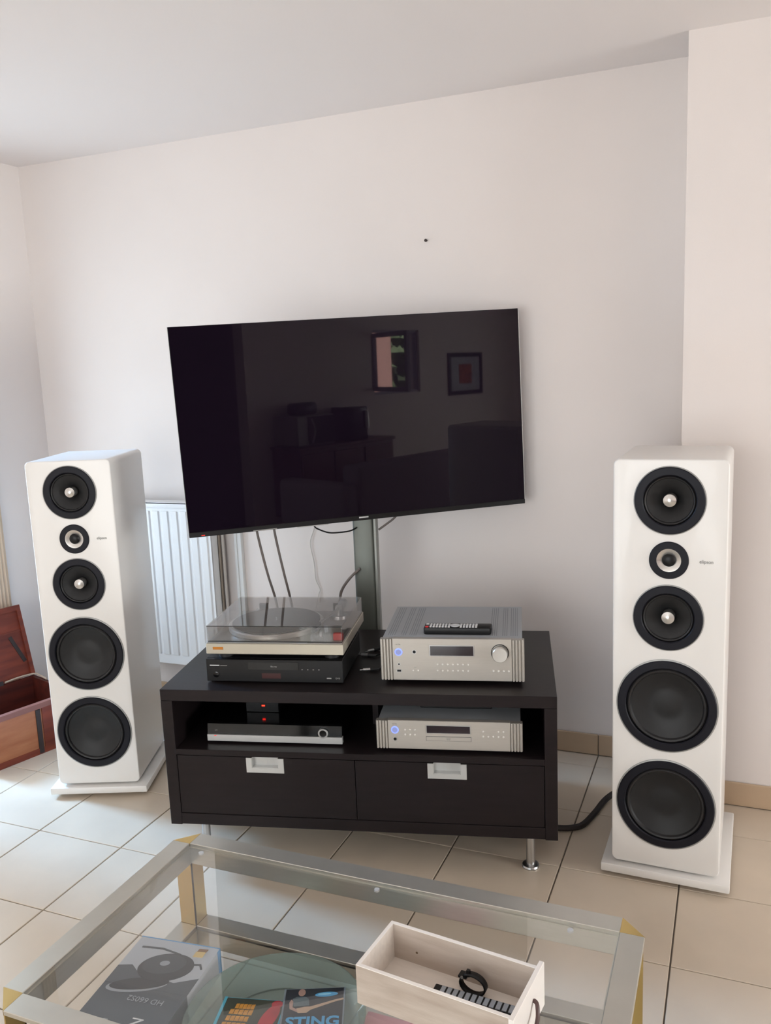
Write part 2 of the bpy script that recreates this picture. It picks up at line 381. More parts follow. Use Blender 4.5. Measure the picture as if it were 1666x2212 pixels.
# skirting: every tile a piece
def skirt(name, x0, x1, y, first):
    base = structure(box(name, M['grout'], None, x0, x1, y - 0.003, y, 0.0, 0.080))
    x = first
    while x < x1:
        a, b = max(x, x0), min(x + TS, x1)
        if b - a > 0.02:
            box('tile', M['skirt'], base, a + 0.0015, b - 0.0015, y - 0.011, y - 0.002, 0.003, 0.0855, bev=0.0015)
        x += TS
skirt('baseboard_back', XL, -0.045, YB, -9 * TS)
skirt('baseboard_right', -0.045, 1.9, YJ, -0.30)
bl = structure(box('baseboard_left', M['grout'], None, XL, XL + 0.003, wy1, YB - 0.011, 0.0, 0.08))
box('tile', M['skirt'], bl, XL + 0.002, XL + 0.011, wy1, YB - 0.011, 0.003, 0.0855, bev=0.0015)

# outside, seen in the television's reflection
tag(box('exterior_wall', M['terracotta'], None, 4.40, 5.23, YF - 1.2, YF - 1.0, 0.0, 3.2), 'pink rendered wall outside the kitchen window', 'wall')
hb = bmesh.new(); bmesh.ops.create_grid(hb, x_segments=50, y_segments=30, size=1.0)
hd = MB(); hd.bm.free(); hd.bm = hb
for v in hb.verts:
    v.co = Vector((6.6 + v.co.x * 1.9, YF - 2.2 + random.uniform(-0.22, 0.22), 1.6 + v.co.y * 1.6))
for f in hb.faces: pass
tag(hd.build('hedge', M['leaf']), 'dark green hedge outside the kitchen window', 'hedge')

# ------------------------------------------------------------------ nail
n = MB().cyl(0.0035, 0.0035, YB - 0.010, YB + 0.004, -0.992, 1.999, 'y', 10).cyl(0.0055, 0.0055, YB - 0.013, YB - 0.010, -0.992, 1.999, 'y', 12)
tag(n.build('nail', M['iron']), 'small dark nail in the white wall above the television', 'nail')

# ------------------------------------------------------------------ radiator
rd = thing('radiator', 'white panel radiator on the back wall behind the left speaker', 'radiator', (-2.755, 0.70, 0.217))
RW, RH = 0.75, 0.771
box('back_panel', M['radiator'], rd, 0.0, RW, 0.052, 0.062, 0.02, RH - 0.03, bev=0.003)
box('front_panel', M['radiator'], rd, 0.0, RW, 0.006, 0.014, 0.0, RH - 0.02, bev=0.003)
k = RW - 0.011
while k > 0.05:
    pts = [(k - 0.044, 0.007), (k - 0.037, 0.0005), (k - 0.008, 0.0005), (k - 0.001, 0.007)]
    MB().prism(pts, 0.046, RH - 0.052, 'z', bev=0.003).build('rib', M['radiator'], rd)
    k -= 0.05
MB().box(0.0, RW, 0.0, 0.066, RH - 0.02, RH - 0.012, bev=0.002).box(0.0, RW, 0.0, 0.004, RH - 0.035, RH - 0.012).build('top_grille', M['radiator'], rd)
for sx in (0.0, RW - 0.004): box('side_cover', M['radiator'], rd, sx, sx + 0.004, 0.004, 0.066, 0.01, RH - 0.012, bev=0.001)
for sx in (0.12, RW - 0.12): box('wall_bracket', M['plastic_white'], rd, sx - 0.015, sx + 0.015, 0.060, 0.099, 0.1, RH - 0.12)
def pipe(x, ztop, m, label):
    tag(MB().tube([(x, 0.765, 0.0), (x, 0.765, ztop - 0.02), (x - 0.02, 0.765, ztop), (-2.02, 0.755, ztop + 0.002), (-2.09, 0.74, ztop + 0.002)], 0.0065, 10, smooth=4).build('heating_pipe', m), label, 'pipe', 'heating pipes beside the radiator')
pipe(-1.984, 0.925, M['pipe_l'], 'right of two heating pipes beside the radiator, the lighter one')
pipe(-2.003, 0.905, M['copper'], 'left of two heating pipes beside the radiator, the browner one')
tk = thing('cable_trunking', 'white vertical cable duct on the wall right of the radiator pipes', 'trunking', (-1.914, YB, 0.0))
box('duct', M['plastic_white'], tk, -0.017, 0.017, -0.022, -0.0, 0.0865, 1.25, bev=0.002)
box('cover_strip', M['plastic_white'], tk, -0.017, -0.004, -0.026, -0.022, 0.0865, 1.25, bev=0.001)

# ------------------------------------------------------------------ curtain
ct = MB(); t = ct.bm; cols = []
for k in range(61):
    y = 0.372 + (0.455 - 0.372) * k / 60; x = -2.943 + 0.005 * math.sin(k * 0.42)
    cols.append([t.verts.new((x, y, z)) for z in (0.03, 0.8, 1.6, 2.36)])
for a, b in zip(cols, cols[1:]):
    for q in range(3): t.faces.new((a[q], b[q], b[q + 1], a[q + 1]))
ctr = thing('curtain', 'beige curtain at the left edge beside the French window', 'curtain', (0, 0, 0))
cf = ct.build('fabric', M['curtain'], ctr); sm = cf.modifiers.new('s', 'SOLIDIFY'); sm.thickness = 0.0015
MB().cyl(0.009, 0.009, -0.60, 0.50, -2.938, 2.37, 'y', 12).build('rod', M['chrome'], ctr)
for yy in (-0.56, 0.47): box('rod_bracket', M['chrome'], ctr, XL, -2.936, yy - 0.008, yy + 0.008, 2.362, 2.378)

# ------------------------------------------------------------------ speakers
def driver_mid(root, zc):
    f = MB().lathe([(0.0930, 0.0005), (0.0930, -0.0035), (0.0905, -0.0055), (0.0720, -0.0060), (0.0695, -0.0035), (0.0695, 0.012)], 0, zc, 'y', 64).build('midrange_driver', M['ring'], root)
    MB().lathe([(0.0955, 0.0003), (0.0955, -0.0025), (0.0930, -0.0035), (0.0930, 0.0003)], 0, zc, 'y', 64).build('trim_ring', M['trim'], f)
    MB().lathe([(0.0700, 0.0040), (0.0680, -0.0010), (0.0655, -0.0035), (0.0625, -0.0015), (0.0605, 0.0030)], 0, zc, 'y', 64).build('surround', M['rubber'], f)
    MB().lathe([(0.0610, 0.0026), (0.050, 0.0080), (0.036, 0.0170), (0.024, 0.0270), (0.0165, 0.0370)], 0, zc, 'y', 64).build('cone', M['cone'], f)
    MB().lathe([(0.0165, 0.036), (0.0174, 0.000), (0.0172, -0.0015), (0.0080, -0.0055), (0.0, -0.0085)], 0, zc, 'y', 40).build('phase_plug', M['alu'], f, angle=50)
def driver_low(root, zc):
    f = MB().lathe([(0.1352, 0.0005), (0.1352, -0.0035), (0.1325, -0.0060), (0.1140, -0.0065), (0.1110, -0.0035), (0.1110, 0.012)], 0, zc, 'y', 72).build('woofer', M['ring'], root)
    MB().lathe([(0.1388, 0.0003), (0.1388, -0.0022), (0.1352, -0.0035), (0.1352, 0.0003)], 0, zc, 'y', 72).build('trim_ring', M['trim'], f)
    MB().lathe([(0.1115, 0.0050), (0.1085, -0.0020), (0.1045, -0.0050), (0.1005, -0.0030), (0.0970, 0.0030)], 0, zc, 'y', 72).build('surround', M['rubber'], f)
    MB().lathe([(0.0975, 0.0026), (0.085, 0.0085), (0.065, 0.0165), (0.050, 0.0205), (0.040, 0.0208), (0.030, 0.0196), (0.015, 0.0184), (0.0, 0.0180)], 0, zc, 'y', 72).build('cone', M['cone'], f)
def speaker(label, loc, rz):
    s = thing('floor_speaker', label, 'speaker', loc, rz, 'pair of white floor speakers')
    w2 = 0.1506
    hole = []
    # cabinet shell with round openings so the drivers sit in real recesses
    b = MB().prism(rrect(-w2, w2, 0.047, 1.2556, 0.018, 6), 0.0, 0.373, 'y', bev=0.004, seg=3)
    cab = b.build('cabinet', M['white'], s, angle=40)
    for zc, rr in ((1.1425, 0.0925), (0.976, 0.050), (0.811, 0.0925), (0.551, 0.1345), (0.250, 0.1345)):
        hole.append((zc, rr))
    cut = MB()
    for zc, rr in hole: cut.cyl(rr, rr, -0.02, 0.045, 0, zc, 'y', 64)
    cm = bpy.data.meshes.new('c'); cut.bm.to_mesh(cm); cut.bm.free()
    co = bpy.data.objects.new('c', cm); C.objects.link(co)
    md = cab.modifiers.new('b', 'BOOLEAN'); md.operation = 'DIFFERENCE'; md.object = co; md.solver = 'EXACT'
    s.location = (0, 0, 0); s.rotation_euler = (0, 0, 0)
    bpy.context.view_layer.update()
    dg = bpy.context.evaluated_depsgraph_get()
    nm = bpy.data.meshes.new_from_object(cab.evaluated_get(dg)); nm.name = 'cabinet'
    cab.modifiers.clear(); cab.data = nm
    bpy.data.objects.remove(co); bpy.data.meshes.remove(cm)
    for p in nm.polygons: p.use_smooth = True
    nm.set_sharp_from_angle(angle=math.radians(35))
    s.location = loc; s.rotation_euler = (0, 0, rz)
    driver_mid(s, 1.1425); driver_mid(s, 0.811); driver_low(s, 0.551); driver_low(s, 0.250)
    tw = MB().lathe([(0.0525, 0.0005), (0.0525, -0.0030), (0.0505, -0.0045), (0.0330, -0.0048), (0.0322, -0.0030), (0.0322, 0.004)], 0, 0.976, 'y', 56).build('tweeter', M['ring'], s)
    MB().lathe([(0.0325, -0.0038), (0.0310, -0.0034), (0.0240, 0.0000), (0.0186, 0.0022)], 0, 0.976, 'y', 56).build('waveguide', M['alu'], tw)
    MB().lathe([(0.0190, 0.0024), (0.0180, -0.0010), (0.0140, -0.0045), (0.0075, -0.0066), (0.0, -0.0072)], 0, 0.976, 'y', 40).build('dome', M['black'], tw)
    lettering('elipson', 0.0138, M['logo'], s, face_front(0.0975, -0.0006, 0.9758), 0.0004, sx=0.92)
    pl = MB().prism(rrect(-0.180, 0.180, -0.020, 0.410, 0.004, 2), 0.015, 0.040, 'z', bev=0.003, seg=2).build('plinth', M['white'], s)
    MB().box(-0.11, 0.11, 0.03, 0.34, 0.040, 0.048).build('spacer', M['black'], s)
    for sx in (-0.155, 0.155):
        for sy in (0.012, 0.378):
            MB().cyl(0.003, 0.010, 0.0, 0.008, sx, sy, 'z', 14).cyl(0.010, 0.010, 0.008, 0.0155, sx, sy, 'z', 14).build('spike_foot', M['chrome'], s)
    tb = box('terminal_plate', M['black'], s, -0.05, 0.05, 0.372, 0.376, 0.17, 0.27)
    for sx in (-0.025, 0.025):
        MB().cyl(0.008, 0.008, 0.374, 0.398, sx, 0.22, 'y', 14).build('binding_post', M['gold'], tb)
    return s
speaker('tall white floor speaker on the left, in front of the radiator', (-2.0424, -0.0750, 0), 0.37156)
speaker('tall white floor speaker on the right, in front of the projecting wall', (-0.0426, 0.0146, 0), -0.02128)

# ------------------------------------------------------------------ tv cabinet
CO = Vector((-0.91695, -0.22669, 0)); CT = 0.23584
CR = Matrix.Translation(CO) @ Matrix.Rotation(CT, 4, 'Z')
def cabp(x, y, z): return tuple(CR @ Vector((x, y, z)))
cb = thing('tv_cabinet', 'black-brown wooden TV bench with open shelf, two drawers and metal legs', 'cabinet', tuple(CO), CT)
D = 0.613
box('top_panel', M['wenge'], cb, -0.6, 0.6, 0, D, 0.5480, 0.5846, bev=0.0012)
for a, b in ((-0.6, -0.5635), (0.5635, 0.6)): box('side_panel', M['wenge'], cb, a, b, 0.0, D, 0.1372, 0.5476, bev=0.001)
box('shelf', M['wenge'], cb, -0.5635, 0.5635, 0.0, D - 0.012, 0.372, 0.391, bev=0.0008)
box('bottom_panel', M['wenge'], cb, -0.5635, 0.5635, 0.0, D - 0.012, 0.140, 0.176, bev=0.0008)
box('back_panel', M['inside'], cb, -0.5635, 0.5635, D - 0.012, D - 0.004, 0.140, 0.548)
box('divider', M['wenge'], cb, 0.022, 0.040, 0.22, D - 0.012, 0.391, 0.548)
def drawer(x0, x1, hx0, hx1):
    hz0, hz1 = 0.3215, 0.3685
    ix0, ix1, iz0 = hx0 + 0.017, hx1 - 0.017, hz0 + 0.015
    f = MB()
    f.box(x0, ix0, 0.002, 0.018, 0.178, 0.3695).box(ix1, x1, 0.002, 0.018, 0.178, 0.3695).box(ix0, ix1, 0.002, 0.018, 0.178, iz0)
    f.box(x0 + 0.01, x1 - 0.01, 0.018, 0.45, 0.19, 0.20).box(x0 + 0.01, x0 + 0.022, 0.018, 0.45, 0.20, 0.33).box(x1 - 0.022, x1 - 0.01, 0.018, 0.45, 0.20, 0.33).box(x0 + 0.01, x1 - 0.01, 0.438, 0.45, 0.20, 0.33)
    d = f.build('drawer', M['wenge'], cb, smooth=False)
    h = MB()
    h.box(hx0, ix0, -0.001, 0.0025, hz0, hz1).box(ix1, hx1, -0.001, 0.0025, hz0, hz1).box(ix0, ix1, -0.001, 0.0025, hz0, iz0)
    h.box(ix0, ix1, 0.020, 0.022, iz0, hz1).box(ix0, ix0 + 0.0015, 0.001, 0.021, iz0, hz1).box(ix1 - 0.0015, ix1, 0.001, 0.021, iz0, hz1).box(ix0, ix1, 0.001, 0.021, iz0, iz0 + 0.0015)
    h.build('handle', M['handle'], d, smooth=False)
drawer(-0.5615, -0.0012, -0.339, -0.2205)
drawer(0.0012, 0.5615, 0.2205, 0.3365)
for sx in (-0.52, 0.52):
    for sy in (0.083, 0.53):
        MB().cyl(0.0135, 0.0135, 0.008, 0.1372, sx, sy, 'z', 24).lathe([(0.0, 0.0), (0.026, 0.0), (0.027, 0.004), (0.025, 0.009), (0.015, 0.011), (0.0, 0.011)], sx, sy, 'z', 28).build('leg', M['chrome'], cb)
TOP = 0.5846

# ------------------------------------------------------------------ amplifier
def knurl_panel(root, x0, x1, z0, z1, y0, n, name='fluted_cheek'):
    b = MB(); w_ = (x1 - x0) / n
    for i in range(n):
        a = x0 + i * w_
        b.prism([(a + 0.0008, y0 + 0.020), (a + 0.0008, y0 + 0.003), (a + w_ * 0.3, y0), (a + w_ * 0.7, y0), (a + w_ - 0.0008, y0 + 0.003), (a + w_ - 0.0008, y0 + 0.020)], z0, z1, 'z')
    b.box(x0, x1, y0 + 0.006, y0 + 0.020, z0, z1 - 0.001)
    b.build(name, M['silver'], root, angle=20)
def dot_buttons(root, xs, zs, y, rad=0.0028, name='button', mt=None):
    for z in zs:
        for x in xs:
            MB().lathe([(rad, 0.001), (rad, -0.0020), (rad * 0.6, -0.0030), (0, -0.0032)], x, z, 'y', 12, m=Matrix.Translation((0, y, 0))).build(name, mt or M['button'], root)
AX = 0.2945
am = thing('amplifier', 'silver hi-fi amplifier with round volume knob, on the TV bench', 'amplifier', cabp(AX, 0.082, TOP), CT)
hw = 0.2155; AH = 0.142; zb = 0.012
box('chassis', M['silver_dark'], am, -hw + 0.006, hw - 0.006, 0.018, 0.352, zb, AH - 0.002, bev=0.0015)
fp = box('front_panel', M['silver'], am, -hw + 0.0375, hw - 0.0375, 0.0, 0.019, zb, AH, bev=0.0012)
knurl_panel(am, -hw, -hw + 0.037, zb, AH - 0.002, 0.0, 4)
knurl_panel(am, hw - 0.037, hw, zb, AH - 0.002, 0.0, 4)
for sx in (-0.16, 0.16):
    for sy in (0.05, 0.30): MB().cyl(0.020, 0.022, 0, zb, sx, sy, 'z', 20).build('foot', M['black'], am)
# vent slots pressed in the lid, front to back
for x0, x1 in ((-0.195, -0.110), (0.115, 0.195)):
    n = 14
    for i in range(n):
        x = x0 + (x1 - x0) * i / (n - 1)
        if i in (4, 5) or i == 9: continue
        MB().box(x - 0.0011, x + 0.0011, 0.04, 0.335, AH - 0.0022, AH - 0.0016).build('vent_slot', M['slot'], am, smooth=False)
for x in (0.206, ):
    pass
def P(x): return x - AX
zz = lambda z: z - TOP
MB().box(P(0.2285), P(0.3625), -0.0014, 0.001, zz(0.6735), zz(0.7075), bev=0.0006).build('display_frame', M['chrome'], am)
box('display', M['display'], am, P(0.2310), P(0.3600), -0.0020, 0.0, zz(0.6755), zz(0.7050))
MB().lathe([(0.0265, 0.0005), (0.0265, -0.002), (0.0245, -0.0025), (0.0245, 0.0005)], P(0.4385), zz(0.6855), 'y', 48).build('knob_collar', M['black'], am)
MB().lathe([(0.0228, 0.0), (0.0228, -0.022), (0.0212, -0.0245), (0.0, -0.0240)], P(0.4385), zz(0.6855), 'y', 48).build('volume_knob', M['alu'], am)
pr = MB().lathe([(0.0118, 0.0), (0.0118, -0.0012), (0.0082, -0.0016), (0.0082, 0.0)], P(0.1352), zz(0.6850), 'y', 32).build('power_ring', M['blue_led'], am, label='blue lit ring')
MB().lathe([(0.0080, 0.0), (0.0080, -0.0030), (0.0070, -0.0038), (0.0, -0.0036)], P(0.1352), zz(0.6850), 'y', 28).build('power_button', M['power'], am)
def socket(root, x, z, ro, ri, y=0.0):
    MB().lathe([(ro, 0.0), (ro, -0.0015), (ri, -0.0015)], x, z, 'y', 20, m=Matrix.Translation((0, y, 0))).build('socket', M['chrome'], root)
    MB().cyl(ri, ri, y - 0.0011, y + 0.001, x, z, 'y', 20).build('socket_hole', M['black'], root)
socket(am, P(0.1830), zz(0.6860), 0.0064, 0.0048)
socket(am, P(0.1352), zz(0.6470), 0.0044, 0.0026)
MB().box(P(0.1275), P(0.1430), -0.0012, 0.001, zz(0.6220), zz(0.6300)).build('usb_frame', M['chrome'], am)
box('usb_port', M['black'], am, P(0.1292), P(0.1413), -0.0016, 0.0, zz(0.6232), zz(0.6294))
dot_buttons(am, [P(0.2515 + 0.01525 * i) for i in range(7)], [zz(0.6475), zz(0.6280)], 0.0)
dot_buttons(am, [P(0.4180 + 0.01500 * i) for i in range(4)], [zz(0.6290)], 0.0, 0.0032)
dot_buttons(am, [P(0.1775), P(0.1925)], [zz(0.6275)], 0.0)
lettering('ROTEL', 0.0046, M['print_g'], am, face_front(P(0.1352), -0.0006, zz(0.7090)))
for i in range(7):
    pass
lettering('INPUT', 0.0030, M['print_g'], am, face_front(P(0.1850), -0.0006, zz(0.6370)))

# remote control on the amplifier
rm = thing('remote_control', 'long black remote control with grey keys lying on the silver amplifier', 'remote', cabp(0.3110, 0.1545, TOP + AH - 0.0015), CT - 0.01)
MB().prism([(-0.103, -0.022), (-0.099, -0.0265), (0.097, -0.0265), (0.101, -0.020), (0.103, 0.020), (0.099, 0.0265), (-0.099, 0.0265), (-0.103, 0.022)], 0.0, 0.021, 'z', bev=0.003).build('body', M['black'], rm)
kp = MB()
for i in range(18):
    if i == 8: continue
    for j in range(3):
        x = -0.082 + i * 0.0092
        if i > 15: continue
        if 7 <= i <= 9: continue
        kp.box(x - 0.0033, x + 0.0033, -0.0165 + j * 0.0135 - 0.0042, -0.0165 + j * 0.0135 + 0.0042, 0.0205, 0.0232, bev=0.0008)
kk = kp.build('keys', M['print_w'], rm); kk['kind'] = 'stuff'
MB().lathe([(0.0145, 0.0205), (0.0145, 0.0230), (0.0065, 0.0232), (0.0065, 0.0222), (0.0, 0.0222)], -0.0085, -0.001, 'z', 24).build('navigation_ring', M['print_w'], rm)
box('power_key', M['red'], rm, -0.0985, -0.0885, -0.0215, -0.0125, 0.0205, 0.0235, bev=0.0008, label='red key')
box('source_key', M['print_w'], rm, -0.0980, -0.0885, 0.0060, 0.0150, 0.0205, 0.0235, bev=0.0008)

# ------------------------------------------------------------------ black disc player and turntable
BX = -0.2535
br = thing('disc_player', 'black disc player under the turntable, on the TV bench', 'player', cabp(BX, 0.068, TOP), CT)
BH = 0.076
box('chassis', M['black_matt'], br, -0.2165, 0.2165, 0.012, 0.290, 0.006, BH, bev=0.001)
box('front_panel', M['black'], br, -0.2170, 0.2170, 0.0, 0.013, 0.004, BH - 0.001, bev=0.0012)
for sx in (-0.17, 0.17):
    for sy in (0.04, 0.25): MB().cyl(0.018, 0.018, 0, 0.006, sx, sy, 'z', 18).build('foot', M['rubber'], br)
Q = lambda x: x - BX
box('disc_tray', M['black_gloss'], br, Q(-0.335), Q(-0.175), -0.0007, 0.001, zz(0.628), zz(0.652))
box('display', M['red_glow'], br, Q(-0.292), Q(-0.232), -0.0006, 0.001, zz(0.600), zz(0.6165), label='dim red digits window')
box('nameplate', M['print_w'], br, Q(-0.458), Q(-0.427), -0.0008, 0.001, zz(0.6388), zz(0.6418))
box('nameplate', M['print_g'], br, Q(-0.424), Q(-0.402), -0.0007, 0.001, zz(0.6385), zz(0.6400))
lettering('Blu-ray', 0.0072, M['print_g'], br, face_front(Q(-0.2525), -0.0006, zz(0.6385)))
for i in range(4): box('button', M['print_g'], br, Q(-0.165 + 0.0175 * i), Q(-0.161 + 0.0175 * i), -0.0012, 0.001, zz(0.6290), zz(0.6308))
MB().lathe([(0.0095, 0.0), (0.0095, -0.001), (0.0085, -0.0014), (0.0, -0.0012)], Q(-0.439), zz(0.610), 'y', 28).build('power_button', M['black_gloss'], br)
MB().box(Q(-0.087), Q(-0.073), -0.0008, 0.001, zz(0.6010), zz(0.6050)).build('usb_port', M['print_g'], br)
lettering('DVD', 0.0068, M['print_g'], br, face_front(Q(-0.0525), -0.0006, zz(0.6030)))

tz = TOP + BH
tt = thing('turntable', 'beige record turntable under a clear lid, on the black disc player', 'turntable', cabp(-0.2460, 0.058, tz), CT)
tx = lambda x: x + 0.2460
tzz = lambda z: z - tz
for sx in (-0.17, 0.17):
    for sy in (0.05, 0.215): MB().cyl(0.023, 0.023, 0, 0.020, sx, sy, 'z', 22).build('foot', M['rubber'], tt)
box('underframe', M['black'], tt, -0.195, 0.195, 0.02, 0.335, 0.012, 0.022)
box('plinth', M['champagne'], tt, -0.2165, 0.2165, 0.0, 0.350, 0.020, 0.0530, bev=0.0015)
box('top_deck', M['deck'], tt, -0.2130, 0.2130, 0.004, 0.347, 0.0528, 0.0562, bev=0.001)
box('badge', M['badge'], tt, tx(-0.4400), tx(-0.4070), -0.0012, 0.001, tzz(0.6950), tzz(0.7030), label='amber maker badge')
for a, b in ((-0.423, -0.409), (-0.175, -0.140)): box('hinge_tab', M['slot'], tt, tx(a), tx(b), 0.0012, 0.006, 0.0560, 0.0580)
pc = (tx(-0.2840), 0.175)
MB().lathe([(0.0, 0.0560), (0.1520, 0.0560), (0.1540, 0.0590), (0.1540, 0.0700), (0.1500, 0.0730), (0.0, 0.0735)], *pc, 'z', 72).build('platter', M['alu'], tt)
MB().lathe([(0.1420, 0.0730), (0.1420, 0.0765), (0.055, 0.0770), (0.050, 0.0760), (0.0, 0.0762)], *pc, 'z', 72).build('platter_mat', M['mat'], tt)
MB().cyl(0.0032, 0.0026, 0.075, 0.085, *pc, 'z', 12).build('spindle', M['chrome'], tt)
MB().cyl(0.020, 0.018, 0.056, 0.068, tx(-0.385), 0.300, 'z', 24).box(tx(-0.388), tx(-0.386), 0.296, 0.304, 0.068, 0.078).build('record_adapter', M['silver_dark'], tt)
ax_, ay_ = tx(-0.0950), 0.270
MB().cyl(0.030, 0.028, 0.056, 0.066, ax_, ay_, 'z', 28).cyl(0.014, 0.013, 0.066, 0.088, ax_, ay_, 'z', 22).box(ax_ - 0.012, ax_ + 0.012, ay_ - 0.012, ay_ + 0.012, 0.084, 0.097, bev=0.002).build('arm_pivot', M['chrome'], tt)
MB().tube([(ax_ + 0.004, ay_ + 0.055, 0.092), (ax_, ay_, 0.092), (ax_ - 0.005, ay_ - 0.06, 0.091), (ax_ - 0.030, ay_ - 0.165, 0.088)], 0.0042, 10, smooth=4).build('tonearm', M['chrome'], tt)
MB().cyl(0.014, 0.014, ay_ + 0.030, ay_ + 0.058, ax_ + 0.003, 0.092, 'y', 20).build('counterweight', M['silver_dark'], tt)
MB().box(-0.008, 0.008, -0.036, 0.0, -0.006, 0.005, bev=0.0015, m=Matrix.Translation((ax_ - 0.031, ay_ - 0.163, 0.087)) @ Matrix.Rotation(-0.2, 4, 'Z')).build('headshell', M['black'], tt)
MB().box(tx(-0.110), tx(-0.100), 0.105, 0.116, 0.056, 0.080, bev=0.001).build('arm_rest', M['silver_dark'], tt)
MB().box(tx(-0.066), tx(-0.036), 0.030, 0.046, 0.056, 0.078, bev=0.002).build('start_lever', M['red'], tt, label='red control block')
MB().cyl(0.006, 0.005, 0.056, 0.070, tx(-0.112), 0.070, 'z', 14).build('cue_knob', M['print_w'], tt)
# lid
lx0, lx1, ly0, ly1, lz0, lz1, th = -0.2105, 0.2145, 0.002, 0.335, 0.0590, 0.1095, 0.003
ld = MB()
ld.box(lx0, lx1, ly0, ly1, lz1 - th, lz1).box(lx0, lx1, ly0, ly0 + th, lz0, lz1 - th - 0.0002).box(lx0, lx1, ly1 - th, ly1, lz0, lz1 - th - 0.0002)
ld.box(lx0, lx0 + th, ly0 + th, ly1 - th, lz0, lz1 - th - 0.0002).box(lx1 - th, lx1, ly0 + th, ly1 - th, lz0, lz1 - th - 0.0002)
lido = ld.build('lid', M['acrylic'], tt, smooth=False, label='smoked clear acrylic lid')
MB().box(lx0 - 0.0003, lx1 + 0.0003, ly0 - 0.0004, ly0 + 0.0008, lz1 - 0.0022, lz1 - 0.0004).box(lx0, lx1, ly0 - 0.0004, ly0 + 0.001, lz0, lz0 + 0.0022).build('lid_rim', M['black'], lido)
for sx in (-0.13, 0.13): box('lid_hinge', M['black'], tt, sx - 0.015, sx + 0.015, ly1, ly1 + 0.012, 0.050, 0.085, bev=0.001)

# ------------------------------------------------------------------ devices in the open shelf
SH = 0.391
rc = thing('set_top_recorder', 'low black recorder with silver strip in the left shelf bay', 'recorder', cabp(-0.262, 0.055, SH), CT)
box('body', M['black_gloss'], rc, -0.2155, 0.2155, 0.012, 0.30, 0.006, 0.062, bev=0.001)
MB().prism([(0.0, 0.029), (0.004, 0.061), (0.03, 0.061), (0.03, 0.029)], -0.2155, 0.2155, 'x').build('front_fascia', M['black_gloss'], rc, smooth=False)
box('silver_strip', M['handle'], rc, -0.2165, 0.2165, -0.004, 0.013, 0.006, 0.0275, bev=0.001)
box('standby_lamp', M['red_dim'], rc, -0.193, -0.186, -0.0046, -0.003, 0.0235, 0.0255, label='small red lamp')
MB().lathe([(0.0165, 0.006), (0.0165, -0.003), (0.0155, -0.0045), (0.0110, -0.0045), (0.0105, 0.0)], 0.157, 0.0395, 'y', 32, m=Matrix.Translation((0, 0.0, 0))).build('navigation_ring', M['chrome'], rc)
MB().cyl(0.0105, 0.0105, -0.001, 0.004, 0.157, 0.0395, 'y', 24).build('ok_button', M['black_gloss'], rc)
lettering('HD', 0.006, M['print_g'], rc, face_front(-0.187, 0.0016, 0.0395))
for sx in (-0.16, 0.16):
    for sy in (0.04, 0.26): MB().cyl(0.012, 0.012, 0, 0.0065, sx, sy, 'z', 14).build('foot', M['rubber'], rc)
dc = thing('clock_box', 'small black box with a red lit digit, on top of the black recorder', 'box', cabp(-0.325, 0.150, SH + 0.062), CT)
box('body', M['black_gloss'], dc, -0.055, 0.055, 0.0, 0.12, 0.0, 0.038, bev=0.002)
MB().box(-0.001, 0.0085, -0.0010, 0.001, 0.0212, 0.0252).build('lit_digit', M['red_led'], dc, label='glowing red digit')

cd = thing('cd_player', 'silver CD player with fluted ends in the right shelf bay', 'player', cabp(0.2835, 0.026, SH), CT)
CH = 0.100; chw = 0.2180
box('chassis', M['silver_dark'], cd, -chw + 0.006, chw - 0.006, 0.018, 0.320, 0.010, CH - 0.002, bev=0.001)
box('front_panel', M['silver'], cd, -chw + 0.0365, chw - 0.0365, 0.0, 0.019, 0.010, CH, bev=0.001)
knurl_panel(cd, -chw, -chw + 0.036, 0.010, CH - 0.002, 0.0, 4)
knurl_panel(cd, chw - 0.036, chw, 0.010, CH - 0.002, 0.0, 4)
for sx in (-0.16, 0.16):
    for sy in (0.05, 0.27): MB().cyl(0.018, 0.020, 0, 0.010, sx, sy, 'z', 18).build('foot', M['black'], cd)
R_ = lambda x: x - 0.2835
zs = lambda z: z - SH
box('display_frame', M['chrome'], cd, R_(0.2175), R_(0.3495), -0.0014, 0.001, zs(0.4525), zs(0.4785))
box('display', M['display'], cd, R_(0.2195), R_(0.3475), -0.0020, 0.0, zs(0.4545), zs(0.4765))
box('tray_gap', M['gap'], cd, R_(0.2165), R_(0.3510), -0.0006, 0.001, zs(0.4290), zs(0.4430))
box('disc_tray', M['silver'], cd, R_(0.2175), R_(0.3500), -0.0014, 0.001, zs(0.4300), zs(0.4420))
lettering('CD', 0.0085, M['print_g'], cd, face_front(R_(0.2840), -0.0020, zs(0.4360)))
MB().lathe([(0.0115, 0.0), (0.0115, -0.0012), (0.0080, -0.0016), (0.0080, 0.0)], R_(0.1232), zs(0.4610), 'y', 32).build('power_ring', M['blue_led'], cd, label='blue lit ring')
MB().lathe([(0.0078, 0.0), (0.0078, -0.0030), (0.0070, -0.0038), (0.0, -0.0036)], R_(0.1232), zs(0.4610), 'y', 28).build('power_button', M['power'], cd)
socket(cd, R_(0.1228), zs(0.4320), 0.0060, 0.0046)
dot_buttons(cd, [R_(0.1540 + 0.0145 * i) for i in range(3)], [zs(0.4625), zs(0.4470)], 0.0)
dot_buttons(cd, [R_(0.3860 + 0.0148 * i) for i in range(5)], [zs(0.4465)], 0.0)
dot_buttons(cd, [R_(0.3860), R_(0.4304), R_(0.4452)], [zs(0.4625)], 0.0)
lettering('ROTEL', 0.0046, M['print_g'], cd, face_front(R_(0.1232), -0.0006, zs(0.4800)))
fb = thing('network_box', 'flat black box lying on top of the silver CD player', 'box', cabp(0.300, 0.12, SH + CH - 0.002), CT)
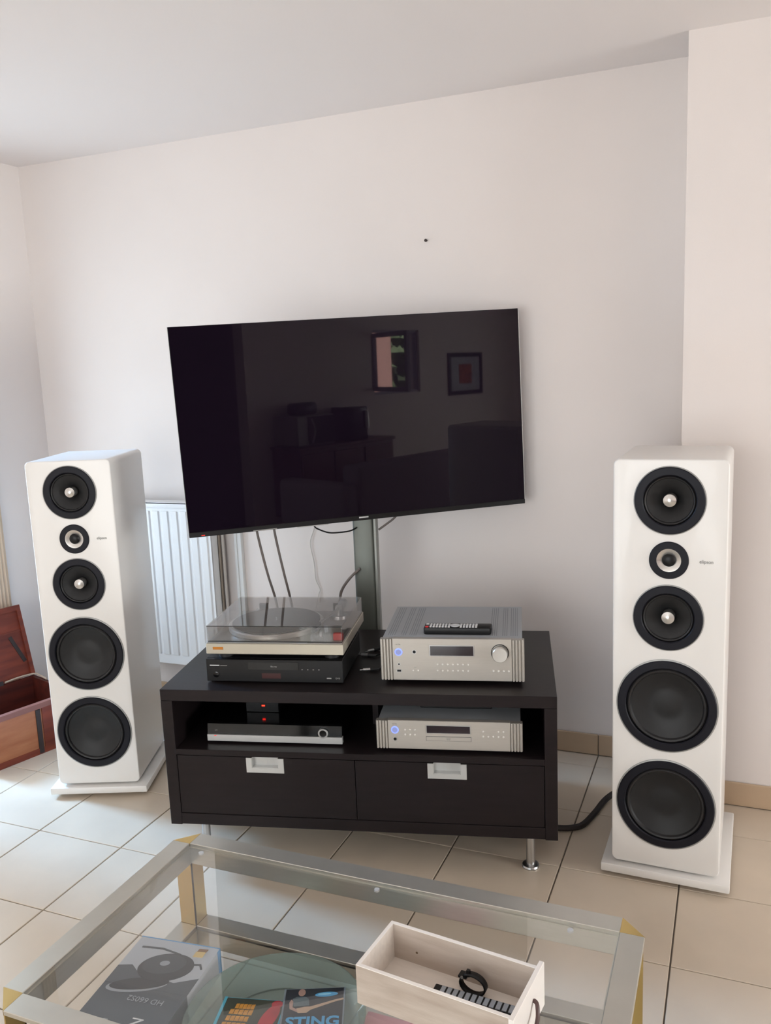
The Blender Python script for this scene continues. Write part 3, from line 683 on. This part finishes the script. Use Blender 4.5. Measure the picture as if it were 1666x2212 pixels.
box('body', M['black_matt'], fb, -0.11, 0.11, 0.0, 0.16, 0.003, 0.030, bev=0.003)
box('front_strip', M['slot'], fb, 0.035, 0.075, -0.0006, 0.001, 0.012, 0.020)
for sx in (-0.09, 0.09): MB().box(sx - 0.01, sx + 0.01, 0.01, 0.15, 0.0, 0.0035).build('foot', M['rubber'], fb)

# loose audio plugs between the two stacks
def plug(pts, ang, label):
    x, y, z = pts[0]
    r0 = thing('audio_plug', label, 'cable', cabp(x, y, TOP), CT + ang, 'loose audio plugs on the TV bench')
    MB().cyl(0.0050, 0.0050, -0.026, -0.002, 0, 0.0062, 'y', 12).build('metal_shell', M['chrome'], r0)
    MB().cyl(0.0016, 0.0016, -0.036, -0.026, 0, 0.0062, 'y', 8).build('pin', M['chrome'], r0)
    MB().cyl(0.0062, 0.0040, -0.003, 0.026, 0, 0.0062, 'y', 12).build('grip', M['rubber'], r0)
    inv = (Matrix.Translation((x, y, 0)) @ Matrix.Rotation(ang, 4, 'Z')).inverted()
    path = [Vector((0, 0.022, 0.0062))] + [inv @ Vector(p) for p in pts[1:]]
    MB().tube(path, 0.0026, 8).build('cord', M['black'], r0)
plug([(0.010, 0.372, 0.0), (0.040, 0.440, 0.003), (0.045, 0.520, 0.003), (0.030, 0.625, 0.0), (0.03, 0.63, -0.1)], -0.9, 'loose audio plug beside the amplifier, farthest back, pointing left')
plug([(0.000, 0.318, 0.0), (0.052, 0.360, 0.003), (0.062, 0.450, 0.003), (0.055, 0.625, 0.0), (0.055, 0.63, -0.1)], -1.7, 'loose audio plug beside the amplifier, middle of three')
plug([(0.030, 0.185, 0.0), (0.058, 0.215, 0.003), (0.066, 0.300, 0.003), (0.068, 0.625, 0.0), (0.07, 0.63, -0.1)], -1.35, 'loose audio plug beside the amplifier, nearest the front edge')

# ------------------------------------------------------------------ television and its stand
st = thing('tv_stand', 'grey metal column stand behind the TV bench carrying the television', 'stand', cabp(-0.060, 0.690, 0), CT)
MB().prism(rrect(-0.30, 0.30, -0.045, 0.055, 0.02, 4), 0.0, 0.012, 'z', bev=0.003).build('base_plate', M['column'], st)
MB().prism(rrect(-0.046, 0.030, -0.018, 0.022, 0.008, 3), 0.012, 1.45, 'z').build('column', M['column'], st)
MB().prism(rrect(0.031, 0.044, -0.020, 0.020, 0.004, 3), 0.012, 1.45, 'z').build('column_rail', M['column_l'], st)
tvp = (-1.11255, 0.34564, 1.351); TR = 0.60827
TM = Matrix.Translation(tvp) @ Matrix.Rotation(TR, 4, 'Z') @ Matrix.Rotation(0.001, 4, 'X') @ Matrix.Rotation(-0.024, 4, 'Y')
back = (Matrix.Translation(cabp(-0.060, 0.690, 0)) @ Matrix.Rotation(CT, 4, 'Z')).inverted()
arm_end = back @ (TM @ Vector((0.0, 0.060, 0.0)))
MB().tube([(0, -0.015, 1.351), ((arm_end.x) * 0.5, (arm_end.y - 0.015) * 0.5, 1.351), tuple(arm_end)], 0.022, 10, smooth=0).build('tilt_arm', M['black_matt'], st)
tv = thing('television', 'large flat black television turned off, tilted on the column stand', 'television', tvp)
tv.rotation_mode = 'QUATERNION'; tv.rotation_quaternion = TM.to_quaternion()
w2, h2 = 0.613, 0.354
box('housing', M['black'], tv, -w2, w2, 0.002, 0.012, -h2, h2, bev=0.001)
box('side_edge', M['handle'], tv, -w2 - 0.0012, -w2, 0.000, 0.011, -h2, h2)
box('side_edge', M['handle'], tv, w2, w2 + 0.0012, 0.000, 0.011, -h2, h2)
MB().box(-0.46, 0.46, 0.012, 0.050, -0.30, 0.18, bev=0.012, seg=2).build('rear_casing', M['black_matt'], tv)
box('mount_plate', M['black_matt'], tv, -0.11, 0.11, 0.050, 0.056, -0.10, 0.10)
box('screen', M['screen'], tv, -w2 + 0.002, w2 - 0.002, 0.0, 0.003, -h2 + 0.0155, h2 - 0.0015)
box('bottom_bezel', M['black_matt'], tv, -w2, w2, -0.003, 0.010, -h2 - 0.002, -h2 + 0.0155, bev=0.0015)
box('maker_badge', M['print_w'], tv, -0.018, 0.016, -0.0036, -0.002, -h2 + 0.0065, -h2 + 0.0115)
MB().box(-0.572, -0.560, -0.0036, -0.002, -h2 + 0.0015, -h2 + 0.0045).build('standby_lamp', M['red_dim'], tv, label='tiny red standby lamp')
box('bezel_sticker', M['print_g'], tv, -0.395, -0.312, -0.0034, -0.002, -h2 - 0.001, -h2 + 0.002)
box('speaker_bar', M['handle'], tv, -0.24, -0.13, -0.001, 0.008, -h2 - 0.0055, -h2 - 0.0022)

# cables around the stand
def cable(name, pts, rad, m, label, **k):
    return tag(MB().tube(pts, rad, 8, **k).build(name, m), label, 'cable')
cable('hanging_cable', [cabp(-0.435, 0.535, 1.10), cabp(-0.432, 0.545, 0.99), cabp(-0.427, 0.560, 0.92), cabp(-0.414, 0.590, 0.80), cabp(-0.402, 0.625, 0.70), cabp(-0.396, 0.645, 0.60), cabp(-0.39, 0.66, 0.4), cabp(-0.38, 0.68, 0.1), cabp(-0.34, 0.70, 0.019)], 0.0045, M['cable_grey'], 'left of two grey cables hanging behind the turntable from the television')
cable('hanging_cable', [cabp(-0.372, 0.545, 1.10), cabp(-0.370, 0.555, 0.99), cabp(-0.366, 0.570, 0.92), cabp(-0.355, 0.600, 0.80), cabp(-0.346, 0.630, 0.70), cabp(-0.340, 0.650, 0.60), cabp(-0.33, 0.665, 0.4), cabp(-0.32, 0.685, 0.1), cabp(-0.28, 0.71, 0.019)], 0.0045, M['cable_grey'], 'right of two grey cables hanging behind the turntable from the television')
cable('power_cable', [cabp(-0.262, 0.635, 1.03), cabp(-0.238, 0.62, 0.975), cabp(-0.218, 0.62, 0.959), cabp(-0.181, 0.62, 0.947), cabp(-0.142, 0.62, 0.948), cabp(-0.107, 0.63, 0.951), cabp(-0.09, 0.668, 0.955)], 0.0028, M['black'], 'thin black cable sagging from the television to the column')
cable('grey_hose', [cabp(-0.085, 0.668, 0.80), cabp(-0.108, 0.645, 0.782), cabp(-0.129, 0.64, 0.759), cabp(-0.148, 0.64, 0.731), cabp(-0.158, 0.64, 0.70), cabp(-0.165, 0.645, 0.62), cabp(-0.165, 0.66, 0.4), cabp(-0.16, 0.68, 0.2), cabp(-0.16, 0.69, 0.02)], 0.0052, M['cable_grey'], 'thick grey cable curving down left of the column')
cable('short_cable', [cabp(0.085, 0.715, 1.03), cabp(0.050, 0.705, 0.987), cabp(0.022, 0.70, 0.965), cabp(-0.012, 0.692, 0.942)], 0.0040, M['cable_grey'], 'short grey cable between television and right side of the column')
cable('wall_wire', [(-1.53, 0.795, 1.0), (-1.536, 0.795, 0.877), (-1.562, 0.795, 0.801), (-1.549, 0.795, 0.714), (-1.545, 0.795, 0.64), (-1.527, 0.795, 0.597), (-1.536, 0.795, 0.567), (-1.56, 0.795, 0.45), (-1.55, 0.795, 0.2), (-1.56, 0.785, 0.09)], 0.0016, M['cable_w'], 'thin white wavy wire on the wall behind the turntable')
cable('speaker_cable', [(-0.62, 0.36, 0.011), (-0.52, 0.27, 0.011), (-0.425, 0.205, 0.011), (-0.386, 0.202, 0.011), (-0.348, 0.215, 0.011), (-0.316, 0.246, 0.011), (-0.292, 0.330, 0.011), (-0.270, 0.430, 0.012), (-0.230, 0.480, 0.03), (-0.150, 0.500, 0.09), (-0.070, 0.475, 0.17), (-0.045, 0.425, 0.224)], 0.0100, M['cable_b'], 'thick black braided cable on the floor to the right speaker')

# ------------------------------------------------------------------ glass coffee table
X0, X1, Y0, Y1, ZT = -1.1230, -0.0180, -1.4150, -0.7920, 0.420
BW = 0.0475
tb = thing('coffee_table', 'glass coffee table with champagne brass frame in the foreground', 'table', ((X0 + X1) / 2, (Y0 + Y1) / 2, 0))
tl = Matrix.Translation((-(X0 + X1) / 2, -(Y0 + Y1) / 2, 0))
def frame(z):
    a, b, c, d = X0, X1, Y0, Y1; i = BW
    for (nm, box_, web) in (('rear', (a + i, b - i, d - i, d), (a + i, b - i, d - i - 0.0035, d - i)),
                            ('front', (a + i, b - i, c, c + i), (a + i, b - i, c + i, c + i + 0.0035)),
                            ('left', (a, a + i, c + i, d - i), (a + i, a + i + 0.0035, c + i + 0.0035, d - i - 0.0035)),
                            ('right', (b - i, b, c + i, d - i), (b - i - 0.0035, b - i, c + i + 0.0035, d - i - 0.0035))):
        rl = MB().box(*box_, z - 0.010, z, bev=0.0012, m=tl).build('rail', M['brass'], tb)
        MB().box(*web, z - 0.050, z - 0.0085, m=tl).build('rail_web', M['brass'], rl)
    for (x, y, sx, sy) in ((a, c, 1, 1), (b, c, -1, 1), (a, d, 1, -1), (b, d, -1, -1)):
        p = [(x, y + sy * i), (x + sx * i, y), (x + sx * i, y + sy * i)]
        if sx * sy < 0: p = p[::-1]
        MB().prism(p, z - 0.010, z - 0.0005, 'z', m=tl).build('corner_plate', M['gold'], tb)
frame(ZT); frame(0.200)
for (x, y, sx, sy) in ((X0, Y0, 1, 1), (X1, Y0, -1, 1), (X0, Y1, 1, -1), (X1, Y1, -1, -1)):
    i = BW; xi, yi = x + sx * i, y + sy * i; e = 0.003
    l = MB()
    l.box(min(x + sx * 0.003, xi), max(x + sx * 0.003, xi), min(yi, yi - sy * e), max(yi, yi - sy * e), 0.0, ZT - 0.0105, m=tl)
    l.box(min(xi, xi - sx * e), max(xi, xi - sx * e), min(y + sy * 0.003, yi), max(y + sy * 0.003, yi), 0.0, ZT - 0.0105, m=tl)
    l.build('leg', M['gold'], tb, smooth=False)
for z, nm in ((ZT - 0.0005, 'glass_top'), (0.1995, 'glass_shelf')):
    MB().box(X0 + BW + 0.0005, X1 - BW - 0.0005, Y0 + BW + 0.0005, Y1 - BW - 0.0005, z - 0.0078, z, m=tl).build(nm, M['glass'], tb, smooth=False)
for x, y in ((-1.035, -0.852), (-0.58, -0.852), (-0.16, -0.852)):
    MB().cyl(0.0060, 0.0060, ZT - 0.013, ZT - 0.0086, x, y, 'z', 14, m=tl).build('glass_pad', M['print_w'], tb)

# ------------------------------------------------------------------ wooden crate on the table
cr = thing('wooden_crate', 'small whitewashed wooden box on the glass coffee table', 'box', (-0.4775, -1.1850, ZT), math.radians(-6.6))
L, Wd, Hc, tk_ = 0.290, 0.135, 0.075, 0.0065
box('base_board', M['crate_in'], cr, tk_ + 0.0002, L - 0.0002, tk_ + 0.0002, Wd - tk_ - 0.0002, 0.0, 0.006)
MB().box(0, L, 0, tk_, 0.0, Hc).build('front_board', M['crate_out'], cr)
MB().box(0, L, Wd - tk_, Wd, 0.0, Hc).build('rear_board', M['crate_mid'], cr)
MB().box(0, tk_, tk_, Wd - tk_, 0.0, Hc).build('left_board', M['crate_in'], cr)
for (a, b, c, d) in ((0, L, 0, tk_), (0, L, Wd - tk_, Wd), (0, tk_, tk_, Wd - tk_)):
    box('painted_edge', M['crate_edge'], cr, a, b, c, d, Hc, Hc + 0.0012)
ep = MB().box(L, L + 0.009, -0.012, Wd + 0.006, 0.0, Hc + 0.009, bev=0.001).build('end_board', M['crate_edge'], cr, label='taller white end board')
hn = MB().tube([(L + 0.010, 0.082, 0.052), (L + 0.017, 0.078, 0.050), (L + 0.022, 0.066, 0.036), (L + 0.023, 0.048, 0.028), (L + 0.020, 0.030, 0.036), (L + 0.010, 0.024, 0.048)], 0.0036, 10).build('pull_handle', M['leather'], cr, label='dark leather and metal pull')
MB().cyl(0.0022, 0.0022, Wd - tk_ - 0.0006, Wd - tk_ + 0.001, 0.055, 0.030, 'y', 12).build('knot', M['knot'], cr)
ci = Matrix.Translation((-0.4775, -1.1850, 0)) @ Matrix.Rotation(math.radians(-6.6), 4, 'Z')
def crp(x, y, z): return tuple(ci @ Vector((x, y, z)))
stp = thing('strap_loop', 'black looped strap standing in the wooden box', 'strap', crp(0.180, 0.103, ZT + 0.006), math.radians(-6.6))
lp = MB()
ring = [(0.024 * math.cos(a), 0.0, 0.0200 + 0.0190 * math.sin(a)) for a in [math.radians(135 - 14.5 * k) for k in range(24)]]
t = lp.bm; prev = None
for (x, y, z) in ring:
    cur = [t.verts.new((x, yy, z)) for yy in (-0.006, 0.006)]
    if prev: t.faces.new((prev[0], cur[0], cur[1], prev[1]))
    prev = cur
lo_ = lp.build('band', M['black'], stp); so = lo_.modifiers.new('s', 'SOLIDIFY'); so.thickness = 0.003; so.offset = 0
MB().box(-0.026, -0.010, -0.008, 0.008, 0.0310, 0.0340, m=None).box(-0.012, -0.006, -0.003, 0.003, 0.033, 0.045).build('buckle', M['black'], stp)
MB().cyl(0.0028, 0.0028, -0.0085, -0.0075, -0.0185, 0.0325, 'y', 12).build('buckle_pin', M['chrome'], stp)
rm2 = thing('small_remote', 'slim dark remote control with grey keys in the wooden box', 'remote', crp(0.198, 0.077, ZT + 0.006), math.radians(-6.6 + 4.0))
box('body', M['black'], rm2, -0.082, 0.082, -0.013, 0.013, 0.0, 0.014, bev=0.002)
for i in range(12): box('key', M['ph_light'], rm2, -0.068 + i * 0.0115, -0.060 + i * 0.0115, -0.009, 0.009, 0.0138, 0.0155)

# ------------------------------------------------------------------ things on the lower glass shelf
ZS = 0.1998
bx = thing('headphone_box', 'flat grey headphone carton on the lower glass shelf, at the left', 'box', (-1.120, -0.983, ZS), math.radians(6.2))
bw, bd, bh = 0.197, 0.285, 0.060
MB().box(0, bw, -0.150, 0, 0, bh).build('upper_carton', M['card_w'], bx, smooth=False)
MB().box(0, bw, -bd, -0.150, 0, bh).build('lower_carton', M['card_d'], bx, smooth=False)
MB().box(-0.0006, bw + 0.0006, -0.0010, 0.0012, 0.0, bh + 0.0008).build('blue_edge', M['card_b'], bx)
MB().box(bw - 0.001, bw + 0.0012, -0.012, 0.0, 0.0, bh).build('blue_edge', M['card_b'], bx)
zt = bh
def decal(name, pts, m, h=0.0006): return MB().prism(pts, zt - 0.0002, zt + h, 'z').build(name, m, bx, smooth=False)
def ell(cx, cy, a, b, ang, n=36, a0=0, a1=360):
    out = []
    for k in range(n + (0 if a1 - a0 == 360 else 1)):
        th_ = math.radians(a0 + (a1 - a0) * k / n); x, y = a * math.cos(th_), b * math.sin(th_)
        c, s = math.cos(ang), math.sin(ang); out.append((cx + x * c - y * s, cy + x * s + y * c))
    return out
decal('printed_shadow', [(0.0, -0.150), (0.0, -0.098), (0.030, -0.090), (0.060, -0.112), (0.150, -0.122), (bw, -0.098), (bw, -0.150)], M['card_d'], 0.0004)
decal('printed_headband', ell(0.075, -0.145, 0.066, 0.020, 0.30), M['ph_light'], 0.0007)
decal('printed_headband', ell(0.078, -0.140, 0.064, 0.018, 0.30), M['ph_dark'], 0.0009)
decal('printed_earcup', ell(0.108, -0.082, 0.062, 0.043, 0.25), M['ph_dark'], 0.0011)
decal('printed_earcup_grille', ell(0.100, -0.074, 0.048, 0.031, 0.25), M['ph_mid'], 0.0013)
decal('printed_earcup_centre', ell(0.100, -0.072, 0.011, 0.008, 0.25), M['ph_light'], 0.0015)
for pts in ([(0.020, -0.030), (0.070, -0.026), (0.120, -0.036), (0.120, -0.040), (0.070, -0.031), (0.020, -0.035)], [(0.150, -0.062), (0.180, -0.056), (0.190, -0.070), (0.186, -0.072), (0.178, -0.061), (0.150, -0.067)]):
    decal('printed_cord', pts, M['ph_mid'], 0.0010)
decal('printed_badge', [(0.150, -0.038), (0.150, -0.022), (0.172, -0.020), (0.172, -0.036)], M['gold_print'], 0.0016)
decal('printed_badge', [(0.152, -0.022), (0.153, -0.012), (0.174, -0.010), (0.172, -0.020)], M['brown_print'], 0.0017)
lettering('HD 660S2', 0.0200, M['ph_light'], bx, face_up(0.118, -0.181, zt + 0.0008, PI), 0.0003)
sq = MB()
for yy in (-0.232, -0.256):
    sq.box(0.120, 0.144, yy, yy + 0.0022, zt - 0.0002, zt + 0.0010).box(0.120, 0.144, yy - 0.018, yy - 0.0158, zt - 0.0002, zt + 0.0010)
    sq.prism([(0.140, yy + 0.001), (0.145, yy + 0.001), (0.124, yy - 0.017), (0.119, yy - 0.017)], zt - 0.0002, zt + 0.0010, 'z')
sq.build('printed_emblem', M['print_w'], bx, smooth=False)
lettering('SENNHEISER', 0.0100, M['print_w'], bx, face_up(0.044, -0.2480, zt + 0.0008, PI), 0.0003)

bo = thing('glass_bowl', 'large round blue-green glass bowl on the lower glass shelf', 'bowl', (-0.7150, -1.085, ZS))
MB().lathe([(0.0, 0.0), (0.128, 0.0), (0.150, 0.012), (0.186, 0.050), (0.183, 0.0515), (0.147, 0.0155), (0.126, 0.0050), (0.0, 0.0050)], 0, 0, 'z', 80).build('dish', M['teal'], bo)
MB().lathe([(0.130, 0.0012), (0.1335, 0.0030), (0.1300, 0.0062), (0.1270, 0.0060)], 0, 0, 'z', 80).build('foot_ring', M['teal'], bo)
# cases in the bowl
def case(name, label, loc, rz, w, d, h, cover, edge):
    o = thing(name, label, 'disc case', loc, rz, 'disc cases in the glass bowl')
    MB().box(0, w, -d, 0, 0, h, bev=0.0006).build('case', edge, o)
    MB().box(0.004, w - 0.003, -d + 0.002, -0.002, h - 0.0002, h + 0.0004).build('cover_print', cover, o)
    return o
c2 = case('disc_case', 'square CD case with a guitarist cover, right one in the glass bowl', (-0.7365, -1.0036, ZS + 0.0300), math.radians(22.3), 0.129, 0.120, 0.010, M['cd_dark'], M['cd_clear'])
def flat(o, name, pts, m, h): return MB().prism(pts, 0.0100, 0.0104 + h, 'z').build(name, m, o, smooth=False)
flat(c2, 'printed_light', ell(0.090, -0.020, 0.024, 0.0065, 0.05), M['cd_blue'], 0.0004)
flat(c2, 'printed_light', ell(0.086, -0.019, 0.014, 0.0028, 0.05), M['cd_glow'], 0.0006)
flat(c2, 'printed_torso', [(0.020, -0.030), (0.028, -0.025), (0.046, -0.025), (0.054, -0.032), (0.056, -0.050), (0.024, -0.052), (0.022, -0.040)], M['shirt_print'], 0.0004)
flat(c2, 'printed_head', ell(0.038, -0.013, 0.0075, 0.0100, 0.0), M['skin_print'], 0.0005)
flat(c2, 'printed_arm', [(0.018, -0.032), (0.022, -0.038), (0.022, -0.054), (0.040, -0.066), (0.036, -0.070), (0.016, -0.058), (0.014, -0.040)], M['skin_print'], 0.0006)
flat(c2, 'printed_guitar', [(0.030, -0.058), (0.048, -0.054), (0.058, -0.054), (0.110, -0.036), (0.126, -0.032), (0.127, -0.036), (0.108, -0.042), (0.060, -0.062), (0.052, -0.070), (0.034, -0.070)], M['guitar_print'], 0.0007)
lettering('STING', 0.0360, M['cd_blue'], c2, face_up(0.066, -0.096, 0.0108, 0), 0.0003, sx=1.08, bold=0.0011)
c1 = case('disc_case', 'case with orange lettering and blue spine, left one in the glass bowl', (-0.8530, -1.0520, ZS + 0.0180), math.radians(14.0), 0.133, 0.125, 0.010, M['cd_green'], M['cd_case'])
box('spine', M['cd_case'], c1, -0.0012, 0.0050, -0.125, 0.0, 0.0, 0.0112)
for k, (y, a, b) in enumerate(((-0.018, 0.030, 0.072), (-0.034, 0.022, 0.072), (-0.052, 0.020, 0.068), (-0.070, 0.016, 0.066), (-0.088, 0.014, 0.066))):
    for q in range(5):
        xx = a + (b - a) * q / 5
        flat(c1, 'printed_letter', [(xx, y), (xx + (b - a) * 0.17, y + 0.001), (xx + (b - a) * 0.16, y - 0.013), (xx - 0.001, y - 0.013)], M['cd_orange'], 0.0004)
flat(c1, 'printed_figure', ell(0.108, -0.052, 0.016, 0.040, -0.25), M['cd_red'], 0.0004)
flat(c1, 'printed_figure', ell(0.116, -0.012, 0.012, 0.010, 0.1), M['cd_red'], 0.0005)
tag(box('pink_booklet', M['pink'], None, -0.562, -0.400, -1.220, -0.962, ZS, ZS + 0.004, bev=0.0008), 'pale pink booklet on the lower glass shelf, under the wooden box', 'booklet')

# ------------------------------------------------------------------ wooden trunk
ang = math.atan2(0.957, 0.29) - PI / 2
tr = thing('storage_chest', 'open red-brown wooden chest with a dark iron strap at the left edge', 'trunk', (-2.475, 0.308, 0), ang)
# local frame: front face is the plane x=0 facing +x, y runs along the front towards the right end, origin at the right front corner
LT, DT, HT, wt = 0.42, 0.352, 0.217, 0.018
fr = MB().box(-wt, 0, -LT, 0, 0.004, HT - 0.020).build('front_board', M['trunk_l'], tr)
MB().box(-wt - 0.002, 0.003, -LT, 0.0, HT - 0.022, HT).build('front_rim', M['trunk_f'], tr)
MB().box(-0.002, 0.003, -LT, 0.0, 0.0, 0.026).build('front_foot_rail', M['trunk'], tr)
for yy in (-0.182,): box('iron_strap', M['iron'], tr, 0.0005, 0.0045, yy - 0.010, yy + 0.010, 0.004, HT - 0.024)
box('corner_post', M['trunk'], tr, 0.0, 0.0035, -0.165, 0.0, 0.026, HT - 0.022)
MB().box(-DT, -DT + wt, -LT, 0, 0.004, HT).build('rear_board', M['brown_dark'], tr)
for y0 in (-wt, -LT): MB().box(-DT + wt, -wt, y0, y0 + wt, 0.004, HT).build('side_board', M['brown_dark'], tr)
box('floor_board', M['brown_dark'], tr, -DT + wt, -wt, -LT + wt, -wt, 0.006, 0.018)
lidm = Matrix.Translation((-DT + 0.006, 0, HT + 0.004)) @ Matrix.Rotation(-0.24, 4, 'Y')
tlid = MB().box(-0.018, 0.0, -LT, 0.0, 0.0, 0.318, m=lidm).build('lid', M['trunk'], tr)
MB().box(-0.018, 0.012, -LT, 0.0, 0.300, 0.324, m=lidm).box(-0.018, 0.012, -0.018, 0.0, 0.0, 0.300, m=lidm).box(0.0, 0.006, -LT, -0.018, 0.205, 0.212, m=lidm).build('lid_frame', M['trunk'], tlid)
MB().box(0.0, 0.003, -0.008, 0.008, -0.060, 0.070, m=lidm @ Matrix.Translation((0, -0.048, 0.125)) @ Matrix.Rotation(0.35, 4, 'X')).build('lid_strap', M['iron'], tlid)
MB().box(-0.010, 0.014, -0.215, -0.150, -0.006, 0.012, m=lidm).build('hinge', M['iron'], tr)
MB().tube([(-DT + 0.02, -0.145, HT + 0.012), (-DT + 0.022, -0.08, HT + 0.016), (-DT + 0.024, -0.01, HT + 0.012), (-DT + 0.05, 0.0, HT + 0.008), (-DT + 0.12, -0.006, HT + 0.006)], 0.004, 8).build('stay_cord', M['rope'], tr)

# ------------------------------------------------------------------ behind the camera, mirrored in the television
sb = thing('sideboard', 'dark mahogany sideboard mirrored in the television screen', 'sideboard', (2.25, YF + 0.03, 0))
box('carcass', M['mahogany'], sb, 0.0, 1.35, 0.0, 0.42, 0.06, 0.74, bev=0.004)
box('worktop', M['mahogany'], sb, -0.02, 1.37, 0.0, 0.44, 0.74, 0.77, bev=0.004)
for k in range(3): box('door', M['mahogany'], sb, 0.02 + k * 0.44, 0.44 + k * 0.44, 0.42, 0.432, 0.10, 0.70, bev=0.004)
for sx in (0.04, 1.27):
    for sy in (0.04, 0.34): box('leg', M['mahogany'], sb, sx, sx + 0.04, sy, sy + 0.04, 0.0, 0.06)
mw = thing('microwave', 'white sided microwave mirrored in the television, on the sideboard', 'microwave', (2.28, YF + 0.04, 0.77))
box('body', M['print_g'], mw, 0.0, 0.50, 0.0, 0.36, 0.01, 0.30, bev=0.006)
box('door', M['black_gloss'], mw, 0.14, 0.495, 0.36, 0.372, 0.02, 0.29, bev=0.003)
MB().tube([(0.18, 0.375, 0.03), (0.20, 0.395, 0.15), (0.18, 0.375, 0.27)], 0.009, 8).build('handle', M['chrome'], mw)
box('base', M['black'], mw, 0.02, 0.48, 0.02, 0.34, 0.0, 0.012)
cm_ = thing('coffee_machine', 'black coffee machine mirrored in the television, beside the microwave', 'coffee machine', (3.05, YF + 0.06, 0.77))
MB().prism(rrect(0.0, 0.26, 0.0, 0.32, 0.04, 4), 0.0, 0.34, 'z', bev=0.01).build('body', M['black_gloss'], cm_)
MB().cyl(0.025, 0.025, 0.12, 0.30, 0.20, 0.345, 'z', 16).build('spout', M['chrome'], cm_)
rdio = thing('radio', 'small black radio mirrored in the television, on the microwave', 'radio', (2.42, YF + 0.10, 1.07))
MB().prism(rrect(0.0, 0.30, 0.0, 0.12, 0.04, 4), 0.0, 0.12, 'y', bev=0.006).build('body', M['black'], rdio)
sf = thing('sofa', 'grey lilac sofa mirrored in the television screen', 'sofa', (1.75, -3.35, 0))
box('back', M['sofa'], sf, 0.0, 1.50, 0.66, 0.88, 0.10, 0.72, bev=0.05, seg=4)
box('seat', M['sofa'], sf, 0.0, 1.50, 0.05, 0.68, 0.10, 0.42, bev=0.04, seg=3)
for sx in (-0.16, 1.48): box('armrest', M['sofa'], sf, sx, sx + 0.18, 0.02, 0.86, 0.08, 0.58, bev=0.05, seg=4)
for sx in (-0.1, 1.55):
    for sy in (0.1, 0.78): box('leg', M['black'], sf, sx, sx + 0.04, sy, sy + 0.04, 0.0, 0.11)
pic = thing('picture', 'framed orange print mirrored in the television screen', 'picture', (5.15, YF, 1.12))
MB().box(0.0, 0.70, 0.0, 0.02, 0.0, 0.05).box(0.0, 0.70, 0.0, 0.02, 0.47, 0.52).box(0, 0.05, 0, 0.02, 0.05, 0.47).box(0.65, 0.70, 0, 0.02, 0.05, 0.47).build('frame', M['black'], pic)
box('mount_card', M['card_w'], pic, 0.05, 0.65, 0.0, 0.008, 0.05, 0.47)
box('print', M['art'], pic, 0.22, 0.48, 0.008, 0.010, 0.14, 0.38)
